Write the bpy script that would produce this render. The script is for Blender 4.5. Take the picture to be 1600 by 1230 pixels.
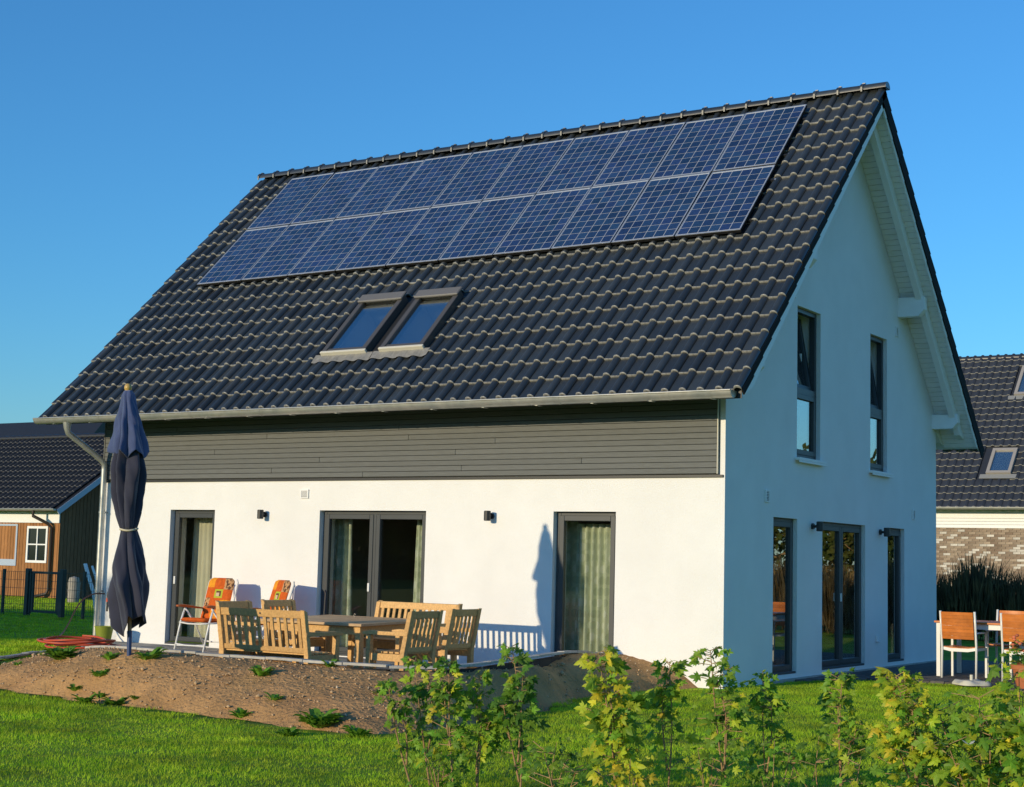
import bpy, bmesh, math, random
import numpy as np
from mathutils import Vector, Matrix, noise

# ------------------------------------------------------------------ scene, camera, light
for o in list(bpy.data.objects): bpy.data.objects.remove(o)
S = bpy.context.scene
COL = S.collection
CAM = Vector((8.2794, -17.708, 1.395)); YAW, PITCH, ROLL, FPX = 0.5739, 0.1069, 0.0253, 2447.07
def cam_axes():
    f = Vector((-math.sin(YAW)*math.cos(PITCH), math.cos(YAW)*math.cos(PITCH), math.sin(PITCH)))
    r = Vector((math.cos(YAW), math.sin(YAW), 0)); u = r.cross(f)
    return math.cos(ROLL)*r+math.sin(ROLL)*u, -math.sin(ROLL)*r+math.cos(ROLL)*u, f
CR, CU, CF = cam_axes()
cd = bpy.data.cameras.new('camera'); co = bpy.data.objects.new('camera', cd); COL.objects.link(co)
M = Matrix((CR, CU, -CF)).transposed().to_4x4(); M.translation = CAM; co.matrix_world = M
cd.sensor_width = 36; cd.lens = FPX/1600*36; cd.clip_start = .1; cd.clip_end = 3000
S.camera = co

TA, RR = 0.25, 0.21                      # sun: lateral and vertical shadow slopes on the front wall
SUN = Vector((-TA, -1, RR)).normalized()
EL = math.asin(SUN.z); AZ = math.atan2(SUN.x, SUN.y)
w = bpy.data.worlds.new('World'); S.world = w; w.use_nodes = True
wn = w.node_tree.nodes; wl = w.node_tree.links
sky = wn.new('ShaderNodeTexSky'); sky.sky_type = 'NISHITA'; sky.sun_disc = False
sky.sun_elevation = EL; sky.sun_rotation = AZ; sky.air_density = 1.25; sky.dust_density = 0.1; sky.ozone_density = 8.0
tint = wn.new('ShaderNodeMix'); tint.data_type = 'RGBA'; tint.blend_type = 'MULTIPLY'; tint.inputs[0].default_value = 1; tint.inputs[7].default_value = (1.0, 1.09, 1.02, 1)   # white balance of the whole sky
wl.new(sky.outputs[0], tint.inputs[6]); wl.new(tint.outputs[2], wn['Background'].inputs[0]); wn['Background'].inputs[1].default_value = 0.14
sl = bpy.data.lights.new('sun', 'SUN'); sl.energy = 2.42; sl.angle = math.radians(.53); sl.color = (1.0, .83, .55)
so = bpy.data.objects.new('sun', sl); COL.objects.link(so)
so.rotation_euler = SUN.to_track_quat('Z', 'Y').to_euler(); so.location = (0, 0, 30)
S.view_settings.view_transform = 'Standard'; S.view_settings.look = 'None'
S.view_settings.exposure = 0.53; S.view_settings.gamma = 1
S.render.engine = 'CYCLES'
S.cycles.max_bounces = 8; S.cycles.transparent_max_bounces = 24

# photo pixel -> point on a known plane
def ray(x, y): return CF + (x-800)/FPX*CR + (615-y)/FPX*CU
def pX(x, y, X=0): v = ray(x, y); return CAM + v*((X-CAM.x)/v.x)
def pY(x, y, Y=0): v = ray(x, y); return CAM + v*((Y-CAM.y)/v.y)
def pZ(x, y, Z=0): v = ray(x, y); return CAM + v*((Z-CAM.z)/v.z)
def depth(P): return (Vector(P)-CAM).dot(CF)

R = random.Random(5)
# ------------------------------------------------------------------ helpers
def tag(o, label=None, cat=None, group=None, kind=None):
    if label: o['label'] = label
    if cat: o['category'] = cat
    if group: o['group'] = group
    if kind: o['kind'] = kind
    return o
def empty(name, loc=(0, 0, 0), rz=0, label=None, cat=None, group=None):
    o = bpy.data.objects.new(name, None); COL.objects.link(o)
    o.location = loc; o.rotation_euler = (0, 0, rz); o.empty_display_size = .1
    return tag(o, label, cat, group)
def link(name, me, parent=None, loc=None, rot=None, scale=None):
    o = bpy.data.objects.new(name, me); COL.objects.link(o)
    if parent: o.parent = parent
    if loc is not None: o.location = loc
    if rot is not None: o.rotation_euler = rot
    if scale is not None: o.scale = scale
    return o
class MB:
    def __init__(s): s.v = []; s.f = []; s.m = []
    def add(s, vs, fs, m=0):
        b = len(s.v); s.v += [tuple(q) for q in vs]
        for q in fs: s.f.append(tuple(b+i for i in q)); s.m.append(m)
        return s
    def quad(s, a, b, c, d, m=0): return s.add([a, b, c, d], [(0, 1, 2, 3)], m)
    def box(s, x0, y0, z0, x1, y1, z1, m=0):
        if x0 > x1: x0, x1 = x1, x0
        if y0 > y1: y0, y1 = y1, y0
        if z0 > z1: z0, z1 = z1, z0
        return s.add([(x0,y0,z0),(x1,y0,z0),(x1,y1,z0),(x0,y1,z0),(x0,y0,z1),(x1,y0,z1),(x1,y1,z1),(x0,y1,z1)],
            [(0,3,2,1),(4,5,6,7),(0,1,5,4),(1,2,6,5),(2,3,7,6),(3,0,4,7)], m)
    def obox(s, c, ax, ay, az, m=0):      # centre and three half-vectors
        c, ax, ay, az = Vector(c), Vector(ax), Vector(ay), Vector(az)
        vs = [c+i*ax+j*ay+k*az for k in (-1,1) for j in (-1,1) for i in (-1,1)]
        return s.add(vs, [(0,2,3,1),(4,5,7,6),(0,1,5,4),(1,3,7,5),(3,2,6,7),(2,0,4,6)], m)
    def bar(s, p, q, wd, h, up=(0,0,1), m=0):
        p, q = Vector(p), Vector(q); d = (q-p); x = d.normalized(); y = Vector(up).cross(x).normalized(); z = x.cross(y)
        return s.obox((p+q)/2, d/2, y*wd/2, z*h/2, m)
    def tube(s, path, r, n=8, m=0, cap=True):
        path = [Vector(q) for q in path]; k = len(path); rs = r if isinstance(r, (list, tuple)) else [r]*k
        b = len(s.v); t0 = (path[1]-path[0]).normalized()
        y = t0.orthogonal().normalized()
        for i, q in enumerate(path):
            t = (path[min(i+1, k-1)]-path[max(i-1, 0)]).normalized()
            y = (y - t*y.dot(t)).normalized(); z = t.cross(y)
            for j in range(n):
                a = 2*math.pi*j/n; s.v.append(tuple(q+(y*math.cos(a)+z*math.sin(a))*rs[i]))
        for i in range(k-1):
            for j in range(n):
                s.f.append((b+i*n+j, b+i*n+(j+1)%n, b+(i+1)*n+(j+1)%n, b+(i+1)*n+j)); s.m.append(m)
        if cap:
            s.f.append(tuple(b+j for j in reversed(range(n)))); s.m.append(m)
            s.f.append(tuple(b+(k-1)*n+j for j in range(n))); s.m.append(m)
        return s
    def lathe(s, prof, n=16, c=(0,0,0), m=0):
        b = len(s.v)
        for r, z in prof:
            for j in range(n):
                a = 2*math.pi*j/n; s.v.append((c[0]+r*math.cos(a), c[1]+r*math.sin(a), c[2]+z))
        for i in range(len(prof)-1):
            for j in range(n): s.f.append((b+i*n+j, b+i*n+(j+1)%n, b+(i+1)*n+(j+1)%n, b+(i+1)*n+j)); s.m.append(m)
        return s
    def prism(s, poly, d, m=0):           # polygon extruded along vector d
        n = len(poly); d = Vector(d); p = [Vector(q) for q in poly]
        s.add(p+[q+d for q in p], [tuple(range(n))[::-1], tuple(range(n, 2*n))]+[(i, (i+1)%n, n+(i+1)%n, n+i) for i in range(n)], m)
        return s
    def mesh(s, name, mats, smooth=False, bevel=0, fixn=False):
        me = bpy.data.meshes.new(name); me.from_pydata(s.v, [], s.f); me.update()
        for mt in (mats if isinstance(mats, (list, tuple)) else [mats]): me.materials.append(mt)
        if any(s.m): me.polygons.foreach_set('material_index', s.m)
        if bevel or fixn:
            bm = bmesh.new(); bm.from_mesh(me)
            if fixn: bmesh.ops.recalc_face_normals(bm, faces=bm.faces)
            if bevel: bmesh.ops.bevel(bm, geom=list(bm.edges), offset=bevel, segments=1, affect='EDGES', clamp_overlap=True)
            bm.to_mesh(me); bm.free()
        if smooth:
            me.polygons.foreach_set('use_smooth', [True]*len(me.polygons))
            if isinstance(smooth, float): me.set_sharp_from_angle(angle=smooth)
        return me
    def build(s, name, mats, parent=None, smooth=False, bevel=0, fixn=False, **k):
        return link(name, s.mesh(name, mats, smooth, bevel, fixn), parent, **k)
def np_mesh(name, verts, tris, mat):
    me = bpy.data.meshes.new(name); nv, nt = len(verts), len(tris)
    me.vertices.add(nv); me.vertices.foreach_set('co', np.asarray(verts, np.float32).ravel())
    me.loops.add(nt*3); me.loops.foreach_set('vertex_index', np.asarray(tris, np.int32).ravel())
    me.polygons.add(nt); me.polygons.foreach_set('loop_start', np.arange(0, nt*3, 3, dtype=np.int32))
    me.update(calc_edges=True); me.materials.append(mat); return me
def copy_tree(o, parent=None):
    c = o.copy(); COL.objects.link(c); c.parent = parent
    for ch in list(o.children): copy_tree(ch, c)
    return c

# ------------------------------------------------------------------ materials
def mat(name, col, rough=.6, spec=.5, var=0, vscale=8, bump=0, bscale=60, objvar=0, metal=0, coat=0, coatr=.1,
        col2=None, mixscale=4, detail=4, stretch=None, transl=0, hue=0, mixlo=.35, mixhi=.65, sheen=0, coord='Object'):
    m = bpy.data.materials.new(name); m.use_nodes = True; nt = m.node_tree; N = nt.nodes; L = nt.links
    b = N['Principled BSDF']; b.inputs['Roughness'].default_value = rough; b.inputs['Specular IOR Level'].default_value = spec
    b.inputs['Metallic'].default_value = metal; b.inputs['Coat Weight'].default_value = coat; b.inputs['Coat Roughness'].default_value = coatr
    if sheen: b.inputs['Sheen Weight'].default_value = sheen
    tc = N.new('ShaderNodeTexCoord'); src = tc.outputs[coord]
    if stretch:
        mp = N.new('ShaderNodeMapping'); mp.inputs['Scale'].default_value = stretch; L.new(src, mp.inputs[0]); src = mp.outputs[0]
    cur = None
    rgb = N.new('ShaderNodeRGB'); rgb.outputs[0].default_value = (*col, 1); cur = rgb.outputs[0]
    if col2:
        n = N.new('ShaderNodeTexNoise'); n.inputs['Scale'].default_value = mixscale; n.inputs['Detail'].default_value = detail; L.new(src, n.inputs['Vector'])
        mr = N.new('ShaderNodeMapRange'); mr.inputs[1].default_value = mixlo; mr.inputs[2].default_value = mixhi; L.new(n.outputs['Fac'], mr.inputs[0])
        mx = N.new('ShaderNodeMix'); mx.data_type = 'RGBA'; L.new(mr.outputs[0], mx.inputs[0]); L.new(cur, mx.inputs[6]); mx.inputs[7].default_value = (*col2, 1); cur = mx.outputs[2]
    if var or objvar or hue:
        h = N.new('ShaderNodeHueSaturation'); L.new(cur, h.inputs['Color']); val = None
        if var:
            n2 = N.new('ShaderNodeTexNoise'); n2.inputs['Scale'].default_value = vscale; n2.inputs['Detail'].default_value = 6; L.new(src, n2.inputs['Vector'])
            mr2 = N.new('ShaderNodeMapRange'); mr2.inputs[1].default_value = .25; mr2.inputs[2].default_value = .75; mr2.inputs[3].default_value = 1-var; mr2.inputs[4].default_value = 1+var
            L.new(n2.outputs['Fac'], mr2.inputs[0]); val = mr2.outputs[0]
        if objvar or hue: oi = N.new('ShaderNodeObjectInfo')
        if objvar:
            mr3 = N.new('ShaderNodeMapRange'); mr3.inputs[3].default_value = 1-objvar; mr3.inputs[4].default_value = 1+objvar; L.new(oi.outputs['Random'], mr3.inputs[0])
            if val:
                mu = N.new('ShaderNodeMath'); mu.operation = 'MULTIPLY'; L.new(val, mu.inputs[0]); L.new(mr3.outputs[0], mu.inputs[1]); val = mu.outputs[0]
            else: val = mr3.outputs[0]
        if val: L.new(val, h.inputs['Value'])
        if hue:
            wnz = N.new('ShaderNodeTexWhiteNoise'); wnz.noise_dimensions = '1D'; L.new(oi.outputs['Random'], wnz.inputs['W'])
            mr4 = N.new('ShaderNodeMapRange'); mr4.inputs[3].default_value = .5-hue; mr4.inputs[4].default_value = .5+hue; L.new(wnz.outputs['Value'], mr4.inputs[0]); L.new(mr4.outputs[0], h.inputs['Hue'])
        cur = h.outputs[0]
    L.new(cur, b.inputs['Base Color'])
    if bump:
        n3 = N.new('ShaderNodeTexNoise'); n3.inputs['Scale'].default_value = bscale; n3.inputs['Detail'].default_value = 5; L.new(src, n3.inputs['Vector'])
        bp = N.new('ShaderNodeBump'); bp.inputs['Strength'].default_value = 1; bp.inputs['Distance'].default_value = bump; L.new(n3.outputs['Fac'], bp.inputs['Height']); L.new(bp.outputs[0], b.inputs['Normal'])
    if transl:
        tr = N.new('ShaderNodeBsdfTranslucent'); L.new(cur, tr.inputs[0]); ms = N.new('ShaderNodeMixShader'); ms.inputs[0].default_value = transl
        L.new(b.outputs[0], ms.inputs[1]); L.new(tr.outputs[0], ms.inputs[2]); L.new(ms.outputs[0], N['Material Output'].inputs[0])
    m['out'] = 0
    return m
def glass_mat(name, tint=(.85,.9,.88), base=.07):
    m = bpy.data.materials.new(name); m.use_nodes = True; nt = m.node_tree; N = nt.nodes; L = nt.links
    N.remove(N['Principled BSDF'])
    lw = N.new('ShaderNodeLayerWeight'); lw.inputs[0].default_value = .5
    pw = N.new('ShaderNodeMath'); pw.operation = 'POWER'; L.new(lw.outputs['Facing'], pw.inputs[0]); pw.inputs[1].default_value = 3.5
    mr = N.new('ShaderNodeMapRange'); mr.inputs[3].default_value = base; L.new(pw.outputs[0], mr.inputs[0])
    t = N.new('ShaderNodeBsdfTransparent'); t.inputs[0].default_value = (*tint, 1)
    g = N.new('ShaderNodeBsdfGlossy'); g.inputs['Roughness'].default_value = 0.0
    mx = N.new('ShaderNodeMixShader'); L.new(mr.outputs[0], mx.inputs[0]); L.new(t.outputs[0], mx.inputs[1]); L.new(g.outputs[0], mx.inputs[2])
    L.new(mx.outputs[0], N['Material Output'].inputs[0]); return m
m_render = mat('white_render', (.87,.87,.86), .9, .2, var=.03, vscale=2.2, bump=.006, bscale=60, col2=(.84,.835,.82), mixscale=.8, detail=7)
m_reveal = m_render
m_anth = mat('anthracite_frame', (.045,.052,.058), .42, .5, var=.08, vscale=3)
m_glass = glass_mat('window_glass', (.93,.95,.94), .05)
m_glass_dark = glass_mat('gable_glass', (.62,.66,.66), .36)
m_glass_roof = glass_mat('roof_glass', (.9,.95,.96), .58)
m_tile = mat('roof_tile', (.026,.032,.037), .37, .6, var=.22, vscale=5, objvar=.30, bump=.0012, bscale=120, coat=.25, coatr=.3)
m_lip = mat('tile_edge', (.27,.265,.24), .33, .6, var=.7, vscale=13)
m_tile_b = mat('roof_tile_light', (.036,.042,.047), .40, .6, var=.2, vscale=5)
m_tile_c = mat('roof_tile_deep', (.022,.025,.027), .34, .6, var=.2, vscale=5)
m_verge = mat('verge_tile', (.020,.021,.022), .85, .12, var=.2)
m_tile_far = mat('roof_tile_far', (.034,.036,.041), .38, .6, objvar=.12, var=.1)
m_lipd = mat('tile_edge_barn', (.11,.11,.11), .45, .5)
m_tile_barn = mat('roof_tile_barn', (.019,.019,.020), .45, .5, var=.1)
m_zinc = mat('zinc', (.52,.51,.47), .42, .5, var=.14, vscale=9, metal=.55, col2=(.40,.42,.41), mixscale=3)
m_white = mat('white_paint', (.88,.88,.87), .55, .4, var=.03)
m_board = mat('grey_boards', (.145,.152,.150), .75, .3, var=.16, vscale=5, objvar=.06, bump=.001, bscale=30, stretch=(1.2,8,30))
m_trim = mat('pale_trim', (.62,.59,.5), .6, .3)
m_dark = mat('dark_steel', (.025,.026,.028), .45, .5)
m_cellframe = mat('panel_frame', (.72,.73,.74), .3, .6, metal=.75)
m_back = mat('panel_backsheet', (.46,.49,.54), .35, .5, coat=.6, coatr=.05)
m_cell = mat('solar_cell', (.017,.036,.095), .3, .5, objvar=.38, var=.28, vscale=22, hue=.012, coat=.9, coatr=.04)
m_blackside = mat('panel_side_shadow', (.012,.012,.013), .5, .3)  # shadow along the panel sides, painted as black
m_teak = mat('teak', (.66,.39,.15), .62, .35, var=.22, vscale=7, objvar=.13, stretch=(6,6,6), bump=.0008, bscale=90)
m_table = mat('table_wood', (.52,.34,.18), .5, .45, var=.2, vscale=6, objvar=.14)
m_teak2 = mat('oiled_wood', (.58,.17,.025), .45, .45, var=.2, vscale=9, objvar=.12)
m_dot = mat('dark_plug', (.05,.03,.02), .6)
m_soil = mat('soil', (.54,.315,.135), .97, .1, var=.28, vscale=3.2, bump=.03, bscale=22, col2=(.40,.225,.10), mixscale=1.6, detail=8)
m_pebble = mat('pebbles', (.50,.34,.19), .9, .2, var=.5, vscale=30, col2=(.56,.47,.35), mixscale=11, mixlo=.6, mixhi=.66)
m_lawn = mat('lawn_soil', (.20,.34,.02), .95, .1, var=.3, vscale=2.2, col2=(.18,.22,.03), mixscale=7)
m_ground = mat('far_ground', (.065,.085,.022), .95, .1, var=.3, vscale=.3)
m_grass = mat('grass_blades', (.29,.52,.016), .6, .25, var=.5, vscale=1.8, col2=(.48,.60,.032), mixscale=6, transl=.38)
m_kerb = mat('kerb_stone', (.46,.44,.40), .9, .2, var=.2, vscale=9, bump=.003, bscale=50, objvar=.12)
m_kerb_shade = mat('kerb_side_shade', (.028,.027,.027), .8, .2, var=.3, vscale=12)  # shadow on the kerb faces, put into a near-black colour
m_slab = mat('terrace_slab', (.27,.265,.25), .85, .3, var=.15, vscale=6, objvar=.16)
m_paver = mat('dark_paver', (.115,.105,.10), .88, .25, var=.2, vscale=12, objvar=.25)
m_bark = mat('bark', (.36,.23,.12), .85, .2, var=.3, vscale=30)
def leaf_mat(n, c, c2, hv=.02):
    return mat(n, c, .5, .35, objvar=.3, hue=hv, var=.15, vscale=30, col2=c2, mixscale=9, transl=.36)
m_leaf_g = leaf_mat('leaf_green', (.17,.33,.028), (.24,.40,.032))
m_leaf_d = leaf_mat('leaf_dark', (.095,.21,.028), (.13,.25,.028))
m_leaf_y = leaf_mat('leaf_yellow_green', (.50,.53,.03), (.36,.47,.03))
m_leaf_yy = leaf_mat('leaf_yellow', (.76,.62,.035), (.60,.56,.035))
m_leaf_o = leaf_mat('leaf_orange', (.42,.17,.03), (.35,.22,.03))
m_weed = mat('weed_leaf', (.15,.32,.028), .6, .3, objvar=.2, var=.3, vscale=20, transl=.25)
m_canvas = mat('navy_canvas', (.030,.032,.056), .85, .25, var=.22, vscale=4, bump=.0015, bscale=160, sheen=.4)
m_canvas_lit = mat('sunlit_canvas', (.06,.085,.19), .85, .25, var=.25, vscale=4, bump=.0015, bscale=160, sheen=.4)  # sunlight on the parasol top painted in as a lighter blue cloth
m_brass = mat('varnished_knob', (.55,.36,.10), .35, .5)
m_pole_b = mat('blue_pole', (.025,.055,.16), .4, .5)
m_pole_w = mat('wood_pole', (.40,.25,.12), .5, .4)
m_strap = mat('cream_strap', (.62,.55,.38), .7)
m_hose = mat('red_hose', (.55,.085,.035), .45, .5)
m_hose_b = mat('dark_hose', (.06,.025,.022), .5)
m_bucket = mat('green_bucket', (.30,.36,.04), .5, .5, transl=.2)
m_curt = mat('plain_curtain', (.80,.74,.56), .9, .2, var=.1, vscale=3, transl=.25)
m_or = mat('orange_cloth', (.62,.115,.016), .85, .2, var=.2, vscale=25)
m_am = mat('amber_cloth', (.78,.30,.022), .85, .2, var=.25, vscale=25)
m_lime = mat('lime_cloth', (.42,.46,.03), .85)
m_brn = mat('brown_print', (.12,.05,.025), .85)
m_crm = mat('cream_print', (.62,.45,.30), .85)
m_flor = mat('floral_print', (.10,.045,.022), .85, col2=(.55,.30,.13), mixscale=24, detail=2, mixlo=.46, mixhi=.54)
m_arm = mat('orange_arm', (.42,.10,.02), .4)
m_whitetube = mat('white_tube', (.80,.80,.78), .3, .5)
m_brick = [mat('brick_%d' % i, c, .9, .2, var=.2, vscale=14, objvar=.15) for i, c in enumerate([(.30,.225,.165),(.37,.285,.21),(.60,.55,.48),(.25,.18,.13)])]
m_mortar = mat('mortar', (.42,.38,.33), .95)
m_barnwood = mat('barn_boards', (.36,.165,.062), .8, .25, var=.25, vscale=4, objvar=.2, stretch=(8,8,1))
m_barndark = mat('barn_boards_shaded', (.20,.11,.06), .85, .2, var=.25, vscale=4, objvar=.2, stretch=(8,8,1))  # darker copy of the barn wood, the gable's shade is in the colour
m_fence = mat('green_steel', (.018,.032,.028), .5)
m_barrel = mat('barrel_plastic', (.33,.30,.25), .7, var=.2)
m_reed = mat('reed', (.075,.065,.035), .8, .2, var=.35, vscale=3, col2=(.19,.13,.055), mixscale=2.5, transl=.2)
m_field = mat('dry_reed', (.42,.26,.09), .9, .1, var=.3, vscale=2, transl=.2)
m_tree = mat('tree_leaf', (.055,.10,.022), .7, .2, var=.4, vscale=.9, col2=(.14,.14,.03), mixscale=.6, transl=.25)
m_terra = mat('terracotta', (.46,.15,.06), .8, var=.1)
m_flower = mat('flower_petals', (.60,.16,.08), .7, objvar=.3)
m_floor_in = mat('inside_floor', (.12,.075,.045), .5)
m_wall_in = mat('inside_wall', (.30,.28,.25), .9)
m_butter = mat('butterfly_wing', (.85,.86,.80), .7, transl=.3)
m_blind = mat('roller_blind', (.72,.76,.70), .8)
m_bluepanel = mat('pale_blue_panel', (.42,.50,.62), .6)
m_silver = mat('silver_handle', (.72,.72,.70), .35, .5)
# patterned curtain: printed pale and dark circles on a green cloth
def circles_mat():
    m = mat('circle_curtain', (.42,.47,.25), .9, .2, transl=.25); nt = m.node_tree; N = nt.nodes; L = nt.links
    tc = N.new('ShaderNodeTexCoord'); mp = N.new('ShaderNodeMapping'); mp.inputs['Scale'].default_value = (8.5, 0.0, 6.6); L.new(tc.outputs['UV'], mp.inputs[0])
    mp.inputs['Scale'].default_value = (1, 1, 1)
    v = N.new('ShaderNodeTexVoronoi'); v.voronoi_dimensions = '2D'; v.inputs['Scale'].default_value = 6.8; v.inputs['Randomness'].default_value = 0; L.new(mp.outputs[0], v.inputs['Vector'])
    lt = N.new('ShaderNodeMath'); lt.operation = 'LESS_THAN'; lt.inputs[1].default_value = .37; L.new(v.outputs['Distance'], lt.inputs[0])
    cr = N.new('ShaderNodeValToRGB'); cr.color_ramp.elements[0].color = (.56,.60,.42,1); cr.color_ramp.elements[1].color = (.80,.81,.67,1); cr.color_ramp.interpolation = 'CONSTANT'; cr.color_ramp.elements[1].position = .55
    sep = N.new('ShaderNodeSeparateColor'); L.new(v.outputs['Color'], sep.inputs[0]); L.new(sep.outputs[0], cr.inputs[0])
    mx = N.new('ShaderNodeMix'); mx.data_type = 'RGBA'; L.new(lt.outputs[0], mx.inputs[0]); mx.inputs[6].default_value = (.68,.71,.52,1); L.new(cr.outputs[0], mx.inputs[7])
    L.new(mx.outputs[2], N['Principled BSDF'].inputs['Base Color'])
    for nd in N:
        if nd.type == 'BSDF_TRANSLUCENT': L.new(mx.outputs[2], nd.inputs[0])
    return m
m_circ = circles_mat()
# ------------------------------------------------------------------ ground: lawn, soil bank, terrace, paving
def inside(poly, x, y):
    x = np.asarray(x, float); y = np.asarray(y, float); r = np.zeros(x.shape, bool); n = len(poly)
    for i in range(n):
        x0, y0 = poly[i]; x1, y1 = poly[(i+1) % n]
        if y0 == y1: continue
        c = ((y0 > y) != (y1 > y)) & (x < (x1-x0)*(y-y0)/(y1-y0)+x0); r ^= c
    return r
def sstep(a, b, x): t = np.clip((np.asarray(x, float)-a)/(b-a), 0, 1); return t*t*(3-2*t)
def chaikin(p, n=2, closed=False):
    for _ in range(n):
        q = [] if closed else [p[0]]
        for i in range(len(p) if closed else len(p)-1):
            a, b = Vector(p[i]), Vector(p[(i+1) % len(p)])
            q += [a*.75+b*.25, a*.25+b*.75]
        if not closed: q.append(Vector(p[-1]))
        p = q
    return p
KERB = [(-6.3,-4.4,.25),(-5.4,-5.0,.33),(-4.4,-5.35,.36),(-3.2,-5.42,.365),(-1.9,-5.45,.365),(-1.0,-5.42,.365),(-.62,-5.08,.365),(-.75,-4.1,.365),(-1.0,-2.9,.365),(-1.3,-1.8,.36),(-1.58,-.6,.32),(-1.66,-.06,.27)]
LKERB = [(-9.4,-1.9,.03),(-8.85,-2.6,.045),(-8.0,-3.9,.07),(-7.1,-5.2,.10),(-6.8,-6.2,.0)]
TERR = [(-10.9,.03),(-10.6,-1.0),(-8.2,-2.6),(-6.3,-4.4),(-5.4,-5.0),(-4.4,-5.35),(-3.2,-5.42),(-1.0,-5.42),(-.62,-5.08),(-.75,-4.1),(-1.3,-1.8),(-1.66,.03)]
MOUND = [(-6.75,-6.35),(-5.1,-6.6),(-2.64,-6.92),(-1.15,-7.1),(-.25,-7.18),(.12,-6.8),(.2,-6.1),(-.02,-4.6),(-.35,-3.3),(-.62,-2.3),(-.45,-1.2),(-.28,-.4),(-.12,.04),(-10.9,.04),(-10.4,-1.2),(-8.85,-2.6),(-8.0,-3.9),(-7.1,-5.2)]
_rq = random.Random(77); _m = []
for _a, _b in zip(MOUND[:12], MOUND[1:13]):
    _n = max(1, int(math.hypot(_b[0]-_a[0], _b[1]-_a[1])/.16))
    for _k in range(_n):
        _t = _k/_n; _j = 0 if _k == 0 else 1
        _m.append((_a[0]+(_b[0]-_a[0])*_t+_j*_rq.uniform(-.05, .05), _a[1]+(_b[1]-_a[1])*_t+_j*_rq.uniform(-.07, .07)))
MOUND = _m+MOUND[12:]; NFRONT = len(_m)+1
PAVE = [(.02,1.55),(.2,2.3),(.5,3.0),(.95,3.5),(1.45,3.62),(1.9,3.4),(2.6,3.0),(4.6,2.6),(4.6,9.2),(.02,9.2)]
def lawn_z(x, y):
    x = np.asarray(x, float); y = np.asarray(y, float)
    z = -.10 + .015*np.sin(x*.7+1)*np.cos(y*.55) 
    side = sstep(-5.5, -9.5, x+.62*(y+3.5)*-1)       # lawn on the far side of the left kerb lies a little higher
    k = sstep(-6.4, -7.0, x)*sstep(-6.6, -5.6, y)*sstep(4, -1, y)*sstep(-14, -9, x)
    return z + .15*k
SHR = [(x*.985-.02, y*.975+.02) for x, y in MOUND]
def axis(fine0, fine1, st, far):
    a = list(np.arange(fine0, fine1+.001, st)); s = st
    lo, hi = a[0], a[-1]
    while hi < far: s *= 1.35; hi += s; lo -= s; a.append(hi); a.insert(0, lo)
    return np.array(a)
# soil bank: thin-plate surface through measured heights
CP = [(-6.75,-6.35,-.16),(-5.1,-6.62,-.14),(-3.8,-6.8,-.14),(-2.64,-6.95,-.14),(-1.15,-7.13,-.14),(-.25,-7.2,-.14),(.15,-6.8,-.14),(.22,-6.1,-.14),(0,-4.6,-.14),(-.33,-3.3,-.14),(-.6,-2.3,-.14),(-.42,-1.2,-.14),(-.25,-.4,-.13),(-.1,.1,-.12),
      (-3.95,-6.0,.345),(-5.0,-5.6,.29),(-3.0,-5.85,.325),(-4.2,-5.4,.315),(-3.2,-5.47,.315),(-2.0,-5.5,.315),(-2.0,-5.75,.30),(-1.1,-5.65,.285),(-1.1,-5.45,.30),(-.75,-5.4,.29),(-.6,-4.9,.28),(-.68,-4.0,.27),(-.95,-2.9,.27),(-1.2,-1.8,.265),(-.36,-5.0,.25),(-.42,-4.0,.245),(-.70,-2.9,.235),(-.97,-1.8,.235),(-1.12,-.8,.23),(-1.45,-.6,.255),(-1.5,-.1,.26),(-.9,-.08,.17),(-2.2,-6.3,.16),(-4.2,-6.4,.12),(-.6,-6.4,.08),
      (-5.4,-5.05,.285),(-6.2,-4.5,.22),(-6.2,-5.4,.16),(-7.0,-5.0,-.02),(-7.6,-4.2,.02),(-8.2,-3.3,.03),(-7.2,-3.6,.14),(-6.6,-6.1,-.08),(-8.9,-2.4,.0),(-9.8,-1.6,-.03),(-10.8,-.8,-.05)]
cp = np.array(CP)
def U(r2): return np.where(r2 > 1e-12, r2*np.log(np.maximum(r2, 1e-12))*.5, 0)
d2 = ((cp[:, None, :2]-cp[None, :, :2])**2).sum(-1); n = len(cp)
NCP = n; A = np.zeros((n+3, n+3)); A[:n, :n] = U(d2)+np.eye(n)*.02; A[:n, n] = 1; A[:n, n+1:] = cp[:, :2]; A[n:, :n] = A[:n, n:].T
wts = np.linalg.solve(A, np.concatenate([cp[:, 2], np.zeros(3)]))
def soil_z(x, y):
    x = np.asarray(x, float); y = np.asarray(y, float); P = np.stack([x.ravel(), y.ravel()], -1); out = np.zeros(len(P))
    for i in range(0, len(P), 4000):
        q = P[i:i+4000]; r2 = ((q[:, None]-cp[None, :, :2])**2).sum(-1); out[i:i+4000] = U(r2)@wts[:NCP]+wts[NCP]+q@wts[NCP+1:]
    return out.reshape(x.shape)
gx, gy = axis(-14, 14, .22, 1500), axis(-16, 12, .22, 1500)
XX, YY = np.meshgrid(gx, gy, indexing='ij'); ZZ = lawn_z(XX, YY)
near_ = (np.abs(XX+5) < 7) & (np.abs(YY+3.5) < 5); SZ = np.full(XX.shape, -1.0); SZ[near_] = soil_z(XX[near_], YY[near_])
hole = (inside(MOUND, XX, YY) & (SZ > .03)) | inside(TERR, XX, YY) | ((XX > -10.8) & (XX < -.2) & (YY > .15) & (YY < 8.1)) | inside([(x+.04, y+.1) for x, y in PAVE], XX, YY)
ZZ[hole] = -.75
ny = len(gy)
v = np.stack([XX, YY, ZZ], -1).reshape(-1, 3)
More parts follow.
